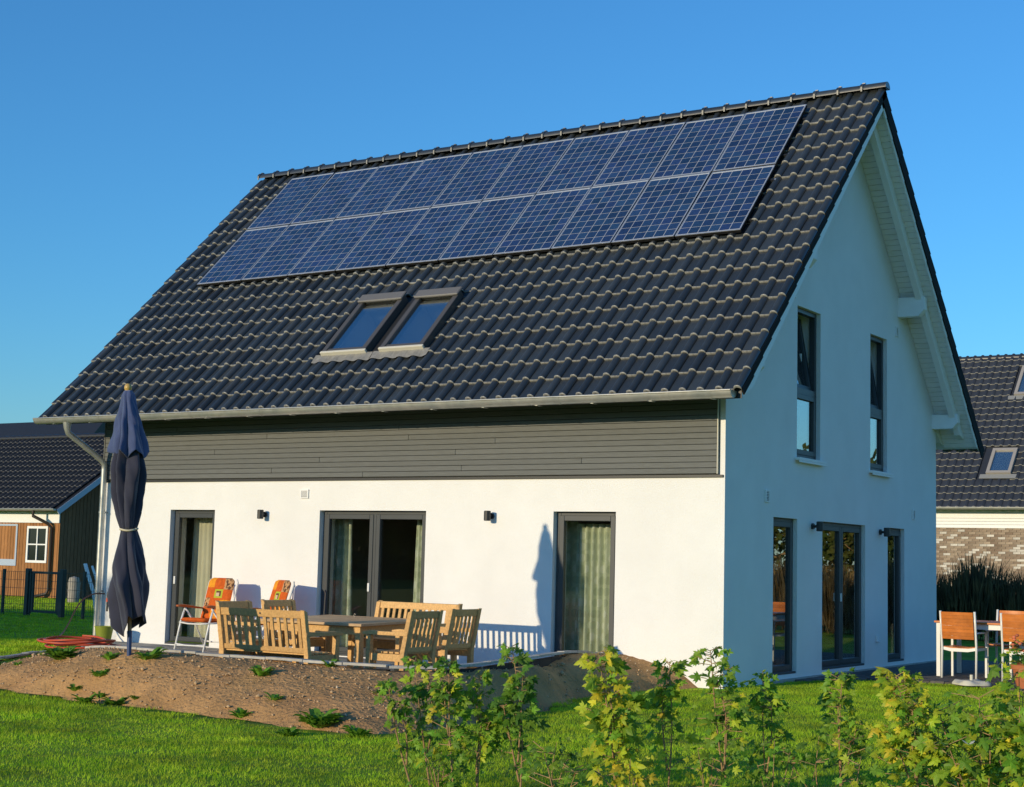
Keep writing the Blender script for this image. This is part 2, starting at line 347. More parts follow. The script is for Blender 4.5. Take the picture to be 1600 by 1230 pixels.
I = (np.arange(len(gx)-1)[:, None]*ny+np.arange(ny-1)[None]).ravel()
tri = np.concatenate([np.stack([I, I+ny, I+ny+1], -1), np.stack([I, I+ny+1, I+1], -1)])
lawn = link('lawn', np_mesh('lawn', v, tri, m_lawn)); tag(lawn, 'mown green lawn around the house', None, None, 'structure')

_tps = soil_z
FRONT = [(-7.6,-6.0)]+MOUND[:NFRONT]
def edge_dist(x, y):
    P = np.stack([np.asarray(x, float).ravel(), np.asarray(y, float).ravel()], -1); best = np.full(len(P), 1e9)
    for a, b in zip(FRONT[:-1], FRONT[1:]):
        a = np.array(a); d = np.array(b)-a; t = np.clip(((P-a)@d)/(d@d), 0, 1); best = np.minimum(best, np.linalg.norm(P-(a+t[:, None]*d), axis=1))
    return best.reshape(np.shape(x))
def soil_z(x, y):
    x = np.asarray(x, float); y = np.asarray(y, float); ins = inside(MOUND, x, y); e = edge_dist(x, y); z = _tps(x, y)
    k = sstep(0, .38, e); return np.where(ins, -.14+(z+.14)*k, -.14-.25*np.minimum(e, .5))
sx, sy = np.arange(-11, .9, .05), np.arange(-7.7, .06, .05)
X2, Y2 = np.meshgrid(sx, sy, indexing='ij'); Z2 = soil_z(X2, Y2)
rs = np.random.RandomState(3)
nz = np.array([noise.fractal((a*2.6, b*2.6, 0), 1, 2, 4)*.016+noise.fractal((a*9, b*9, 4), 1, 2, 3)*.012 for a, b in zip(X2.ravel(), Y2.ravel())]).reshape(X2.shape)
Z2 = Z2+nz
okv = inside(MOUND, X2, Y2) | ((edge_dist(X2, Y2) < .3) & (Y2 < -.02))
ins_t = inside(TERR, X2, Y2)
keep = (okv & ~ins_t)
cell = (keep[:-1, :-1] | keep[1:, :-1] | keep[:-1, 1:] | keep[1:, 1:])
allin = ins_t[:-1, :-1] & ins_t[1:, :-1] & ins_t[:-1, 1:] & ins_t[1:, 1:]
ii, jj = np.nonzero(cell & ~allin); n2 = len(sy); I = ii*n2+jj
tri = np.concatenate([np.stack([I, I+n2, I+n2+1], -1), np.stack([I, I+n2+1, I+1], -1)])
used = np.unique(tri); rm = np.zeros(X2.size, int); rm[used] = np.arange(len(used))
me = np_mesh('soil_bank', np.stack([X2, Y2, Z2], -1).reshape(-1, 3)[used], rm[tri], m_soil)
me.polygons.foreach_set('use_smooth', [True]*len(me.polygons))
tag(link('soil_bank', me), 'bare brown soil bank in front of the terrace', None, None, 'structure')
def ground_z(x, y):
    if bool(inside(MOUND, np.array([x]), np.array([y]))[0]) and not bool(inside(TERR, np.array([x]), np.array([y]))[0]): return max(float(soil_z(np.array([x]), np.array([y]))[0]), -.1)
    return float(lawn_z(x, y))
# pebbles and clods on the soil
pv, pt = [], []
ico = np.array([(0,0,1),(.9,0,.3),(.28,.85,.3),(-.73,.53,.3),(-.73,-.53,.3),(.28,-.85,.3),(0,0,-.6)]); icf = np.array([(0,1,2),(0,2,3),(0,3,4),(0,4,5),(0,5,1),(6,2,1),(6,3,2),(6,4,3),(6,5,4),(6,1,5)])
qx = rs.uniform(-7.5, .2, 11000); qy = rs.uniform(-7.2, -.1, 11000); okp = inside(MOUND, qx, qy) & ~inside([(x*1.0+.0, y-.08) for x, y in TERR], qx, qy)
qx, qy = qx[okp], qy[okp]; qz = soil_z(qx, qy)
for k in range(len(qx)):
    s = .006+.013*rs.rand()**3+(.006+.018*rs.rand() if rs.rand() < .022 else 0)
    pv.append(ico*s*rs.uniform(.6, 1.3, 3)+np.array([qx[k], qy[k], qz[k]+s*.3])); pt.append(icf+7*k)
tag(link('pebbles', np_mesh('pebbles', np.concatenate(pv), np.concatenate(pt), m_pebble)), 'small stones and clods strewn over the soil bank', 'pebbles', None, 'stuff')

# kerbs: separate stones along a line
def kerb(name, line, w_, h_, st, struct_label, m=m_kerb):
    pts = chaikin([Vector(p) for p in line], 2)
    root = MB(); root.tube([p-Vector((0,0,h_+.05)) for p in pts], .03, 4)
    base = root.build(name, m_soil); tag(base, struct_label, None, None, 'structure')
    acc = 0; prev = pts[0]; cut = [pts[0]]
    for a, b in zip(pts[:-1], pts[1:]):
        L_ = (b-a).length; t = 0
        while acc+L_-t >= st:
            t += st-acc; acc = 0; cut.append(a.lerp(b, t/L_))
        acc += L_-t
    cut.append(pts[-1])
    for a, b in zip(cut[:-1], cut[1:]):
        if (b-a).length < .05: continue
        d = (b-a).normalized()*.004; j = Vector((0, 0, R.uniform(-.006, .006)))
        kb = MB().bar(a+d-Vector((0,0,h_/2+.025))+j, b-d-Vector((0,0,h_/2+.025))+j, w_-.006, h_-.05, m=1); kb.bar(a+d-Vector((0,0,.012))+j, b-d-Vector((0,0,.012))+j, w_, .024); kb.build('kerb_stone', [m, m_kerb_shade], base)
    return base
kerb('terrace_kerb', KERB, .09, .36, .5, 'pale kerb of edging stones around the terrace')
kerb('lawn_kerb', LKERB, .09, .34, .5, 'low kerb between the left lawn and the soil')

# terrace slabs
def floor_z(y): return -.012+.012*min(y, 0)
tb = MB(); zz = [floor_z(y)-.045 for x, y in TERR]
tb.add([(x, y, z) for (x, y), z in zip(TERR, zz)], [tuple(range(len(TERR)))])
tb.box(-10.95, .0, -.7, -.05, .05, -.35)
ter = tb.build('terrace', mat('slab_joint', (.10,.09,.075), .95)); tag(ter, 'grey slab terrace before the garden doors', None, None, 'structure')
slab = MB().box(-.196, -.196, -.04, .196, .196, 0).mesh('slab', m_slab, bevel=.004)
for i in range(26):
    for j in range(14):
        cx, cy = -10.7+i*.4, -.22-j*.4
        if inside(TERR, np.array([cx-.2, cx+.2, cx]), np.array([cy-.15, cy-.15, cy])).all():
            link('slab', slab, ter, (cx, cy, floor_z(cy)+R.uniform(-.001, .001)), (math.atan(.012), 0, 0))
# plinth strip of gravel mortar along the right end of the front wall is soil; paving beside the gable
pb = MB(); pb.add([(x, y, -.105) for x, y in PAVE], [tuple(range(len(PAVE)))])
pav = pb.build('side_paving', mat('paver_joint', (.05,.045,.04), .95)); tag(pav, 'dark block paving beside the gable wall', None, None, 'structure')
pvm = MB().box(-.096, -.096, -.05, .096, .096, 0).mesh('paver', m_paver, bevel=.005)
cand = []
for i in range(24):
    for j in range(39):
        cx, cy = .13+i*.2, 1.6+j*.2
        if inside(PAVE, np.array([cx]), np.array([cy]))[0]: cand.append((depth((cx, cy, 0)), cx, cy))
cand.sort(); far = MB()
for k, (d, cx, cy) in enumerate(cand):
    if k < 300: link('paver', pvm, pav, (cx, cy, -.07+R.uniform(-.002, .002)))
    else: far.box(cx-.096, cy-.096, -.12, cx+.096, cy+.096, -.07)
f_ = far.build('far_pavers', m_paver, pav); f_['kind'] = 'stuff'
sk = MB(); sk.box(.0, 1.35, -.25, .06, 8.3, -.055); 
sk.build('plinth_strip', m_kerb, pav)

# grass: real blades
def blades(n, x0, x1, y0, y1, wd, h0, h1, seed, extra=None):
    q = np.random.RandomState(seed); x = q.uniform(x0, x1, n); y = q.uniform(y0, y1, n)
    jit = .08*np.sin(x*9+np.cos(y*7))+.06*np.sin(y*13+x*3)+.04*np.sin(x*31+y*17)+q.normal(0, .035, n)
    ok = ~(inside(MOUND, x+jit, y+jit)) & ~inside(PAVE, x, y-.03) & ~((x > -11.05) & (x < .07) & (y > -.05) & (y < 8.4))
    ok &= ~((x > -10.9) & (x < -.3) & (y > -1) & (y < .1))
    dx, dy = x-CAM.x, y-CAM.y; dep = dx*CF.x+dy*CF.y; lat = (dx*CR.x+dy*CR.y)/np.maximum(dep, .1)
    ok &= (dep > 6) & (np.abs(lat) < .46)
    if extra is not None: ok &= extra(x, y, q)
    x, y = x[ok], y[ok]; m = len(x); z = lawn_z(x, y)
    a = q.uniform(0, 2*np.pi, m); clump = .75+.5*np.clip(np.sin(x*2.1+1.3*np.sin(y*1.7))*np.cos(y*2.6+x*.6), -1, 1)*.6
    h = q.uniform(h0, h1, m)*clump; lean = q.normal(0, .55, (m, 2))*h[:, None]
    w_ = wd*q.uniform(.7, 1.3, m)
    c = np.stack([np.cos(a), np.sin(a)], -1)*w_[:, None]*.5
    p = np.stack([x, y], -1)
    A0 = np.concatenate([p-c, (z-.01)[:, None]], 1); B0 = np.concatenate([p+c, (z-.01)[:, None]], 1); C0 = np.concatenate([p+lean, (z+h)[:, None]], 1)
    V = np.stack([A0, B0, C0], 1).reshape(-1, 3); T = np.arange(3*m).reshape(-1, 3); return V, T
V1, T1 = blades(1250000, -10, 12, -13, 8, .008, .018, .042, 1)
V2, T2 = blades(300000, -40, -8.5, -7, 16, .02, .03, .06, 2)
edge = lambda x, y, q: (inside([(a*1.0, b-.14) for a, b in MOUND], x, y))
tag(link('grass', np_mesh('grass', np.concatenate([V1, V2]), np.concatenate([T1, T2+len(V1)]), m_grass)), 'short mown grass covering the garden', 'grass', None, 'stuff')
# ------------------------------------------------------------------ the house
LH, WH, ANG = 10.965, 8.304, 0.7896
EY, EZ, XR, XL = -.7601, 3.5038, .582, -11.624
ca, sa, ta_ = math.cos(ANG), math.sin(ANG), math.tan(ANG)
YR = WH/2; SR = (YR-EY)/ca
def RP(u, s, h=0): return Vector((u, EY+s*ca-h*sa, EZ+s*sa+h*ca))
def RB(u, s, h=0): p = RP(u, s, h); return Vector((p.x, WH-p.y, p.z))
def roof_z(y): y = y if y <= YR else WH-y; return EZ+(y-EY)*ta_
house = empty('white_house', (0, 0, 0), 0, 'white rendered house with dark tiled roof carrying solar panels', 'house')
FD = [(-9.448, -8.515), (-6.447, -4.54), (-2.469, -1.53)]; ZD = 2.067
GD = [(1.50, 2.31), (3.215, 4.925), (5.91, 6.69)]; GW = [(2.275, 3.12), (5.14, 5.885)]
def wall_panel(mp, us, top, holes, zs, th, name, m, zbot=-.45, ends=(True, True)):
    mb = MB(); us = sorted(set(us)); zs = sorted(set(zs))
    def ishole(a, b, c, d): return any(h[0]-1e-4 <= a and b <= h[1]+1e-4 and h[2]-1e-4 <= c and d <= h[3]+1e-4 for h in holes)
    for a, b in zip(us[:-1], us[1:]):
        lev = [zbot]+[z for z in zs if zbot < z < min(top(a), top(b))-.01]
        for k, c in enumerate(lev):
            if k+1 < len(lev): d0 = d1 = lev[k+1]
            else: d0, d1 = top(a), top(b)
            if k+1 < len(lev) and ishole(a, b, c, d0): continue
            for dd in (0, th): mb.quad(mp(a, c, dd), mp(b, c, dd), mp(b, d1, dd), mp(a, d0, dd))
        mb.quad(mp(a, top(a), 0), mp(b, top(b), 0), mp(b, top(b), th), mp(a, top(a), th))
    for h in holes:
        mb.quad(mp(h[0], h[2], 0), mp(h[0], h[3], 0), mp(h[0], h[3], th), mp(h[0], h[2], th)); mb.quad(mp(h[1], h[2], 0), mp(h[1], h[3], 0), mp(h[1], h[3], th), mp(h[1], h[2], th))
        mb.quad(mp(h[0], h[3], 0), mp(h[1], h[3], 0), mp(h[1], h[3], th), mp(h[0], h[3], th)); mb.quad(mp(h[0], h[2], 0), mp(h[1], h[2], 0), mp(h[1], h[2], th), mp(h[0], h[2], th))
    for e, u in zip(ends, (us[0], us[-1])):
        if e: mb.quad(mp(u, zbot, 0), mp(u, top(u), 0), mp(u, top(u), th), mp(u, zbot, th))
    return mb.build(name, m, house, fixn=False)
MF = lambda u, z, d: Vector((u, d, z))
MG = lambda u, z, d: Vector((-d, u, z))
TH = .36
fh = [(a, b, 0, ZD) for a, b in FD]
wall_panel(MF, [-LH, 0]+[q for h in fh for q in h[:2]], lambda u: roof_z(0)-.27, fh, [0, ZD], TH, 'front_wall', m_render)
ghl = [(a, b, 0, ZD) for a, b in GD]+[(a, b, 2.91, 5.0) for a, b in GW]
wall_panel(MG, [TH, YR, WH]+[q for h in ghl for q in h[:2]], lambda u: roof_z(u)-.27, ghl, [0, ZD, 2.91, 5.0], TH, 'gable_wall', m_render)
# closing walls, floors
mb = MB(); mb.box(-LH, WH-.3, -.45, -TH, WH-.002, roof_z(WH)-.27); mb.build('rear_wall', m_render, house)
mb = MB(); mb.prism([(-LH, TH, -.45), (-LH, WH-.3, -.45), (-LH, WH-.3, roof_z(WH-.3)-.27), (-LH, YR, roof_z(YR)-.27), (-LH, TH, roof_z(TH)-.27)], (.36, 0, 0)); mb.build('far_gable_wall', m_render, house)
MB().box(-LH+.4, .08, -.2, -.08, WH-.32, -.005).build('ground_floor', m_floor_in, house)
MB().box(-LH+.37, TH+.005, 2.45, -TH-.005, WH-.32, 2.75).build('upper_floor', m_wall_in, house)
MB().box(-7.3, TH+.01, 0, -7.15, WH-.33, 2.44).box(-7.1, 4.9, 0, -3.4, 5.05, 2.44).build('inner_wall', m_wall_in, house)

def ring(mb, mp, u0, u1, z0, z1, wd, d0, d1, m=0, wb=None):
    wb = wb or wd
    def bx(a, b, c, d):
        vs = [mp(u, z, dd) for dd in (d0, d1) for z in (c, d) for u in (a, b)]
        mb.add(vs, [(0,2,3,1),(4,5,7,6),(0,1,5,4),(1,3,7,5),(3,2,6,7),(2,0,4,6)], m)
    bx(u0, u0+wd, z0, z1); bx(u1-wd, u1, z0, z1); bx(u0+wd, u1-wd, z1-wd, z1); bx(u0+wd, u1-wd, z0, z0+wb)
def mbox(mb, mp, u0, u1, z0, z1, d0, d1, m=0):
    mb.add([mp(u, z, dd) for dd in (d0, d1) for z in (z0, z1) for u in (u0, u1)], [(0,2,3,1),(4,5,7,6),(0,1,5,4),(1,3,7,5),(3,2,6,7),(2,0,4,6)], m)
def window(name, mp, u0, u1, z0, z1, rec, sashes, gm, sill=None, handles=()):
    mb = MB(); g = .004
    ring(mb, mp, u0+g, u1-g, z0+g, z1-g, .062, rec, rec+.085)
    for (a, b, c, d, tilt) in sashes[1:]:
        pass
    fr = mb.build(name, m_anth, house, fixn=True, bevel=.004)
    for (a, b, c, d, tilt) in sashes:
        sm = MB(); pm = MB()
        if not tilt:
            ring(sm, mp, a, b, c, d, .07, rec-.012, rec+.055); mbox(pm, mp, a+.066, b-.066, c+.066, d-.066, rec+.025, rec+.037)
            s_ = sm.build('sash', m_anth, fr, fixn=True, bevel=.005); pm.build('pane', gm, fr, fixn=True)
        else:                                 # tilted inwards about its lower edge
            def mt(u, z, dd, mp=mp, c=c): zz = z-c; dz = zz*math.cos(tilt)-(dd-rec)*math.sin(tilt); dn = zz*math.sin(tilt)+(dd-rec)*math.cos(tilt); return mp(u, c+dz, rec+.05+dn)
            ring(sm, mt, a, b, c, d, .07, rec-.012, rec+.055); mbox(pm, mt, a+.066, b-.066, c+.066, d-.066, rec+.025, rec+.037)
            sm.build('sash', m_anth, fr, fixn=True, bevel=.005); pm.build('pane', gm, fr, fixn=True)
    if sill:
        q = MB(); mbox(q, mp, u0-.06, u1+.1, z0-.045, z0-.006, -.07, rec); mbox(q, mp, u0-.06, u1+.1, z0-.075, z0-.046, -.07, -.055); q.build('sill', m_white, fr, fixn=True, bevel=.004)
    for (u, z) in handles:
        q = MB(); mbox(q, mp, u-.017, u+.017, z-.06, z+.06, rec-.035, rec-.013); q.build('handle', m_whitetube, fr, fixn=True, bevel=.004)
    q = MB(); mbox(q, mp, u0+.003, u1-.003, z0-.002, z0+.03, .01, rec-.02)
    if not sill: q.build('threshold', m_anth, fr, fixn=True, bevel=.004)
    return fr
f = .05
a, b = FD[0]; window('terrace_door', MF, a, b, 0, ZD, .09, [(a+f, b-f, f, ZD-f, 0)], m_glass, None, [(a+f+.035, .98)])
a, b = FD[1]; c = (a+b)/2-.02; window('double_terrace_door', MF, a, b, 0, ZD, .09, [(a+f, c-.005, f, ZD-f, 0), (c+.045, b-f, f, ZD-f, 0)], m_glass, None, [(c-.045, .98)])
mb = MB(); mbox(mb, MF, c+.0, c+.04, f, ZD-f, .085, .16); mb.build('mullion', m_anth, house, fixn=True)
a, b = FD[2]; window('terrace_door', MF, a, b, 0, ZD, .09, [(a+f, b-f, f, ZD-f, 0)], m_glass)
for (a, b) in (GD[0], GD[2]): window('side_door', MG, a, b, 0, ZD, .06, [(a+f, b-f, f, ZD-f, 0)], m_glass_dark)
a, b = GD[1]; c = (a+b)/2; window('double_side_door', MG, a, b, 0, ZD, .06, [(a+f, c-.004, f, ZD-f, 0), (c+.004, b-f, f, ZD-f, 0)], m_glass_dark, None, [(c-.04, 1.0)])
for (a, b) in GW:
    w_ = window('gable_window', MG, a, b, 2.91, 5.0, .06, [(a+f, b-f, 2.96, 3.80, 0), (a+f, b-f, 3.88, 4.95, .17)], m_glass_dark, True)
    q = MB(); mbox(q, MG, a+f, b-f, 3.795, 3.885, .055, .13); q.build('transom', m_anth, w_, fixn=True)
    q = MB(); mbox(q, MG, b-.20, b-.175, 4.3, 4.42, .21, .24); q.build('handle', m_silver, w_, fixn=True)

# curtains hang inside: things of their own
def curtain(x0, x1, Y, zt, zb, amp, nw, m, label, axis='x', seed=0, flare=0):
    q = random.Random(seed); n = int(nw*10); rows = 14; vs = []; uv = []; arc = 0; fs = []
    for j in range(rows+1):
        t = j/rows; z = zt+(zb-zt)*t; arc = 0; last = None
        for i in range(n+1):
            s = i/n; u = x0+(x1-x0)*(s)+flare*(s-.5)*t; d = amp*(.6+.4*t)*math.sin(2*math.pi*nw*s+.5*math.sin(3*s+seed)+.25*math.sin(4*t+seed))*(.8+.3*math.sin(5*s+seed))
            p = Vector((u, Y+d, z)) if axis == 'x' else Vector((Y+d, u, z))
            if last is not None: arc += (p-last).length
            last = p; vs.append(p); uv.append((arc, z))
    for j in range(rows):
        for i in range(n): k = j*(n+1)+i; fs.append((k, k+1, k+n+2, k+n+1))
    me = bpy.data.meshes.new('curtain'); me.from_pydata(vs, [], fs); me.materials.append(m)
    ul = me.uv_layers.new(name='UVMap')
    for lp in me.loops: ul.data[lp.index].uv = uv[lp.vertex_index]
    me.polygons.foreach_set('use_smooth', [True]*len(me.polygons))
    o = link('curtain', me); md = o.modifiers.new('thickness', 'SOLIDIFY'); md.thickness = .003
    tag(o, label, 'curtain'); return o
curtain(-9.36, -8.92, .43, 2.02, .03, .03, 5, m_curt, 'cream curtain behind the right half of the leftmost terrace door', seed=2, flare=.1)
curtain(-9.62, -9.53, .43, 2.02, .03, .02, 2, m_curt, 'narrow cream curtain strip at the left edge of the leftmost terrace door', seed=3)
curtain(-6.62, -6.18, .43, 2.0, .03, .05, 4, m_circ, 'green curtain with printed circles in the left half of the double terrace door', seed=4, flare=.1)
curtain(-5.0, -4.88, .43, 2.0, .03, .03, 2, m_circ, 'slim green curtain at the right edge of the double terrace door', seed=5, flare=.1)
curtain(-2.36, -1.76, .43, 1.92, .03, .05, 6, m_circ, 'gathered green curtain with printed circles in the rightmost terrace door', seed=6)
curtain(-2.66, -2.36, .47, 1.96, .03, .02, 2, m_circ, 'flat green circle-print curtain at the left side of the rightmost terrace door', seed=7)
curtain(2.98, 3.12, -.44, 2.0, .03, .02, 2, m_curt, 'pale curtain edge behind the nearest gable door', 'y', 8)
curtain(5.38, 5.6, -.44, 2.0, .03, .02, 3, m_curt, 'pale curtain behind the right leaf of the double gable door', 'y', 9)
curtain(7.15, 7.3, -.44, 2.0, .03, .02, 2, m_curt, 'pale curtain edge behind the farthest gable door', 'y', 10)
curtain(3.5, 4.15, -.5, 4.9, 2.95, .03, 5, m_curt, 'light curtain inside the left gable window upstairs', 'y', 11)
curtain(6.35, 6.9, -.5, 4.9, 2.95, .03, 5, m_curt, 'light curtain inside the right gable window upstairs', 'y', 12)
st = MB(); st.lathe([(.0,.0),(.13,.0),(.13,.02),(.012,.03),(.012,1.2),(.02,1.2),(.02,1.32),(0,1.33)], 12); st.build('standing_lamp', m_trim, smooth=.6, loc=(-5.0, 1.1, -.004)); tag(bpy.data.objects['standing_lamp'], 'slim cream standing lamp inside the double terrace door', 'lamp')

# cladding boards
clad = MB(); clad.box(-LH+.03, -.022, 2.535, -.075, -.002, roof_z(0)-.29); cl = clad.build('cladding', mat('cladding_gap', (.03,.03,.028), .9), house)
z = 2.545; k = 0
while z < 3.86:
    cuts = sorted([-LH+.03, -.095]+[R.uniform(-9.8, -1.0) for _ in range(R.choice((1, 1, 2)))])
    cuts = [c for i, c in enumerate(cuts) if i == 0 or c-cuts[i-1] > .8 or i == len(cuts)-1]
    for c0, c1 in zip(cuts[:-1], cuts[1:]):
        j = R.uniform(0, .0015)
        MB().box(c0+.002, -.045-j, z, c1-.002, -.023, z+.0685).build('board', m_board, cl, bevel=.004)
    z += .0735
MB().box(-.092, -.050, 2.54, -.079, -.003, 3.83).build('edge_trim', m_trim, cl); MB().box(-LH+.008, -.052, 2.54, -LH+.029, -.003, 3.83).build('edge_trim', m_board, cl)
MB().box(-LH-.004, -.03, 2.5, -.02, -.003, 2.53).build('drip_strip', m_dark, cl)

# lamps, vents, socket
def wall_lamp(mp, u, z):
    mb = MB(); c = mp(u, z, 0); nrm = (mp(u, z, -1)-c)
    mb.tube([c+nrm*.001, c+nrm*.03], .042, 14); mb.tube([c+nrm*.03, c+nrm*.075], .02, 10)
    lp = mb.build('wall_lamp', m_dark, house, smooth=.7)
    b = MB(); cc = c+nrm*.115
    b.lathe([(.0,-.068),(.038,-.068),(.047,-.062),(.047,.062),(.038,.068),(0,.068)], 18, cc); b.build('lamp_body', m_dark, lp, smooth=.7)
for u in (-7.49, -3.44): wall_lamp(MF, u, 2.0)
for u in (2.83, 5.55): wall_lamp(MG, u, 1.985)
def vent(mp, u, z, w_=.13, h_=.16):
    mb = MB(); ring(mb, mp, u-w_/2, u+w_/2, z-h_/2, z+h_/2, .018, -.022, -.002); v_ = mb.build('vent', m_white, house, fixn=True)
    b = MB(); mbox(b, mp, u-w_/2+.018, u+w_/2-.018, z-h_/2+.018, z+h_/2-.018, -.006, -.003, 1)
    for i in range(6):
        zz = z-h_/2+.026+i*(h_-.05)/5.4; mbox(b, mp, u-w_/2+.018, u+w_/2-.018, zz, zz+.009, -.018, -.007)
    b.build('grille', [m_white, m_dark], v_, fixn=True)
vent(MF, -6.74, 2.306, .15, .13)
for u, z in ((1.275, 2.33), (7.13, 2.315), (6.33, 5.19), (2.13, 5.17)): vent(MG, u, z)
mb = MB(); mbox(mb, MG, 5.385, 5.465, .33, .43, -.02, -.001); mbox(mb, MG, 5.395, 5.455, .32, .345, -.05, -.02); mb.build('outdoor_socket', m_white, house, fixn=True, bevel=.004)

# roof
def deck(fn, y_first):
    mb = MB(); d = .10; x0, x1 = XL+.03, XR-.035
    sec = [fn(0, .06, -.015), fn(0, SR, -.015), fn(0, SR, -.19), fn(0, 1.1, -.19), fn(0, .08, -.085)]
    mb.prism([Vector((x0, q.y, q.z)) for q in sec], (x1-x0, 0, 0)); return mb
def deck_front():
    mb = MB(); x0, x1 = XL+.03, XR-.035; xs = [x0]+[q for a, b, c, d in sorted(SKY) for q in (a+.01, b-.01)]+[x1]
    for i, (p, q) in enumerate(zip(xs[:-1], xs[1:])):
        if i % 2 == 0: secs = [[(.06, -.015), (SR, -.015), (SR, -.19), (1.1, -.19), (.08, -.085)]]
        else:
            a, b, c, d = sorted(SKY)[i//2]; secs = [[(.06, -.015), (c+.01, -.015), (c+.01, -.19), (1.1, -.19), (.08, -.085)], [(d-.01, -.015), (SR, -.015), (SR, -.19), (d-.01, -.19)]]
        for sc in secs: mb.prism([Vector((p, v.y, v.z)) for v in (RP(0, *t) for t in sc)], (q-p, 0, 0))
    return mb
SKY = [(-6.50, -5.68, 1.13, 2.45), (-5.43, -4.66, 1.14, 2.44)]
roof = deck_front().build('roof', mat('roof_deck', (.03,.03,.03), .9), house, fixn=True)
deck(RB, 0).build('rear_deck', m_white, roof, fixn=True)
# tiles
prof = [(-.187,.000),(-.13,-.002),(-.07,-.001),(-.052,.006),(-.044,.028),(-.03,.043),(-.011,.050),(.011,.050),(.03,.043),(.044,.028),(.052,.004)]
def tile_mb(mb, fn=None, u=0, s=0, simple=False, flip=1, base=0):
    pf = prof if not simple else [(-.187,0),(-.06,0),(-.04,.03),(0,.05),(.04,.03),(.052,.004)]
    rows = [(.40,.004),(.010,.031),(.003,.029),(.000,.019),(.003,-.004)] if not simple else [(.40,.004),(.008,.030),(0,.018),(.004,-.004)]
    vs = [((u+flip*a, s+b, h+c) if fn is None else fn(u+flip*a, s+b, h+c)) for b, c in rows for a, h in pf]; k = len(pf)
    fs = [(i*k+j, (i+1)*k+j, (i+1)*k+j+1, i*k+j+1) for i in range(len(rows)-1) for j in range(k-1)]
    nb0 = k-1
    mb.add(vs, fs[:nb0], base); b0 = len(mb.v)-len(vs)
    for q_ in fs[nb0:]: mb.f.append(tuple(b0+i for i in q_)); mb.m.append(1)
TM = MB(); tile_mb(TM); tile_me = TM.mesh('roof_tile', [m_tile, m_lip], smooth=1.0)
SKY = [(-6.50, -5.68, 1.13, 2.45), (-5.43, -4.66, 1.14, 2.44)]
cands = []
for k in range(19):
    for i in range(51):
        u, s = .53-.2405*i, -.05+.37*k
        if any(a-.15 < u < b+.05 and s+.30 > c-.02 and s < d-.06 for a, b, c, d in SKY): continue
        hid = (-10.45 < u < -.62) and (3.55 < s < 6.2)
        cands.append((hid, (RP(u, s+.2)-CAM).length, u, s))
cands.sort(); rest = MB()
for n_, (hid, d, u, s) in enumerate(cands):
    j = R.uniform(-.004, .004)
    if n_ < 300: link('roof_tile', tile_me, roof, RP(u, s+j, R.uniform(0, .003)), (ANG+R.uniform(-.006, .006), 0, R.uniform(-.008, .008)))
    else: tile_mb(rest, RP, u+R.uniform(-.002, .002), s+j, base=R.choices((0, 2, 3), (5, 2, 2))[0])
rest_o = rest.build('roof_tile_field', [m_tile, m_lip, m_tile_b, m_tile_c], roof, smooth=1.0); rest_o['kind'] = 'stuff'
rear = MB()
for k in range(19):
    for i in range(51):
        if i < 3: tile_mb(rear, RB, .53-.2405*i, -.05+.37*k)
q = [RB(XL, -.02, .03), RB(-.3, -.02, .03), RB(-.3, SR, .03), RB(XL, SR, .03)]; rear.quad(*q)
ro = rear.build('rear_tile_field', [m_tile, m_lip], roof, smooth=1.0); ro['kind'] = 'stuff'
MB().box(XL+.04, EY+.035, 3.39, XR-.04, EY+.05, 3.535).build('eave_sun_stop', m_dark, roof)  # added strip that keeps sun from leaking between tiles and gutter
# verge flanges, bargeboards
for fn in (RP, RB):
    for xs, sg in ((XR, 1), (XL, -1)):
        for k in range(19):
            s0 = -.05+.37*k; mb = MB()
            c = [fn(xs-.012*sg, s0+.01, .026), fn(xs-.012*sg, s0+.385, .0), fn(xs-.012*sg, s0+.385, -.085 if fn is RP else -.20), fn(xs-.012*sg, s0+.01, -.065 if fn is RP else -.18)]
            mb.prism(c, (.018*sg, 0, 0)); mb.build('verge_tile', m_verge, roof, fixn=True)
        mb = MB(); mb.prism([fn(xs-.035*sg, .02, -.04), fn(xs-.035*sg, SR, -.04), fn(xs-.035*sg, SR, -.18 if fn is RP else -.24), fn(xs-.035*sg, .24, -.18 if fn is RP else -.24), fn(xs-.035*sg, .02, -.10)], (.022*sg, 0, 0))
        mb.build('bargeboard', m_white, roof, fixn=True)
# ridge caps with clips
RZ = EZ+(YR-EY)*ta_+.055
nrc = 33; Lc = (XR-XL+.04)/nrc
cap = MB(); nseg = 9
def arc_ring(x, r, dz=0): return [(x, r*math.cos(math.pi*(-.06+1.12*j/nseg)), r*.82*math.sin(math.pi*(-.06+1.12*j/nseg))+dz) for j in range(nseg+1)]
rg = [arc_ring(0, .118, .006), arc_ring(.05, .118, .006), arc_ring(.055, .106), arc_ring(Lc+.02, .102), arc_ring(Lc+.02, .085)]; k = nseg+1
cap.add([p for r_ in rg for p in r_]+arc_ring(0, .1, .006), [(i*k+j, i*k+j+1, (i+1)*k+j+1, (i+1)*k+j) for i in range(4) for j in range(nseg)]+[(5*k+j, 5*k+j+1, j+1, j) for j in range(nseg)])
cap_me = cap.mesh('ridge_tile', m_tile, smooth=.8)
m_clip = mat('ridge_clip', (.30,.28,.24), .5)
clip_me = MB().box(-.012, -.128, -.05, .012, -.112, .02).box(-.012, .112, -.05, .012, .128, .02).box(-.02, -.025, .085, .02, .025, .108, 1).mesh('ridge_clip', [m_clip, m_tile])
for i in range(nrc):
    x = XL-.02+Lc*i
    link('ridge_tile', cap_me, roof, (x, YR, RZ-.01)); link('ridge_clip', clip_me, roof, (x+.03, YR, RZ-.005))
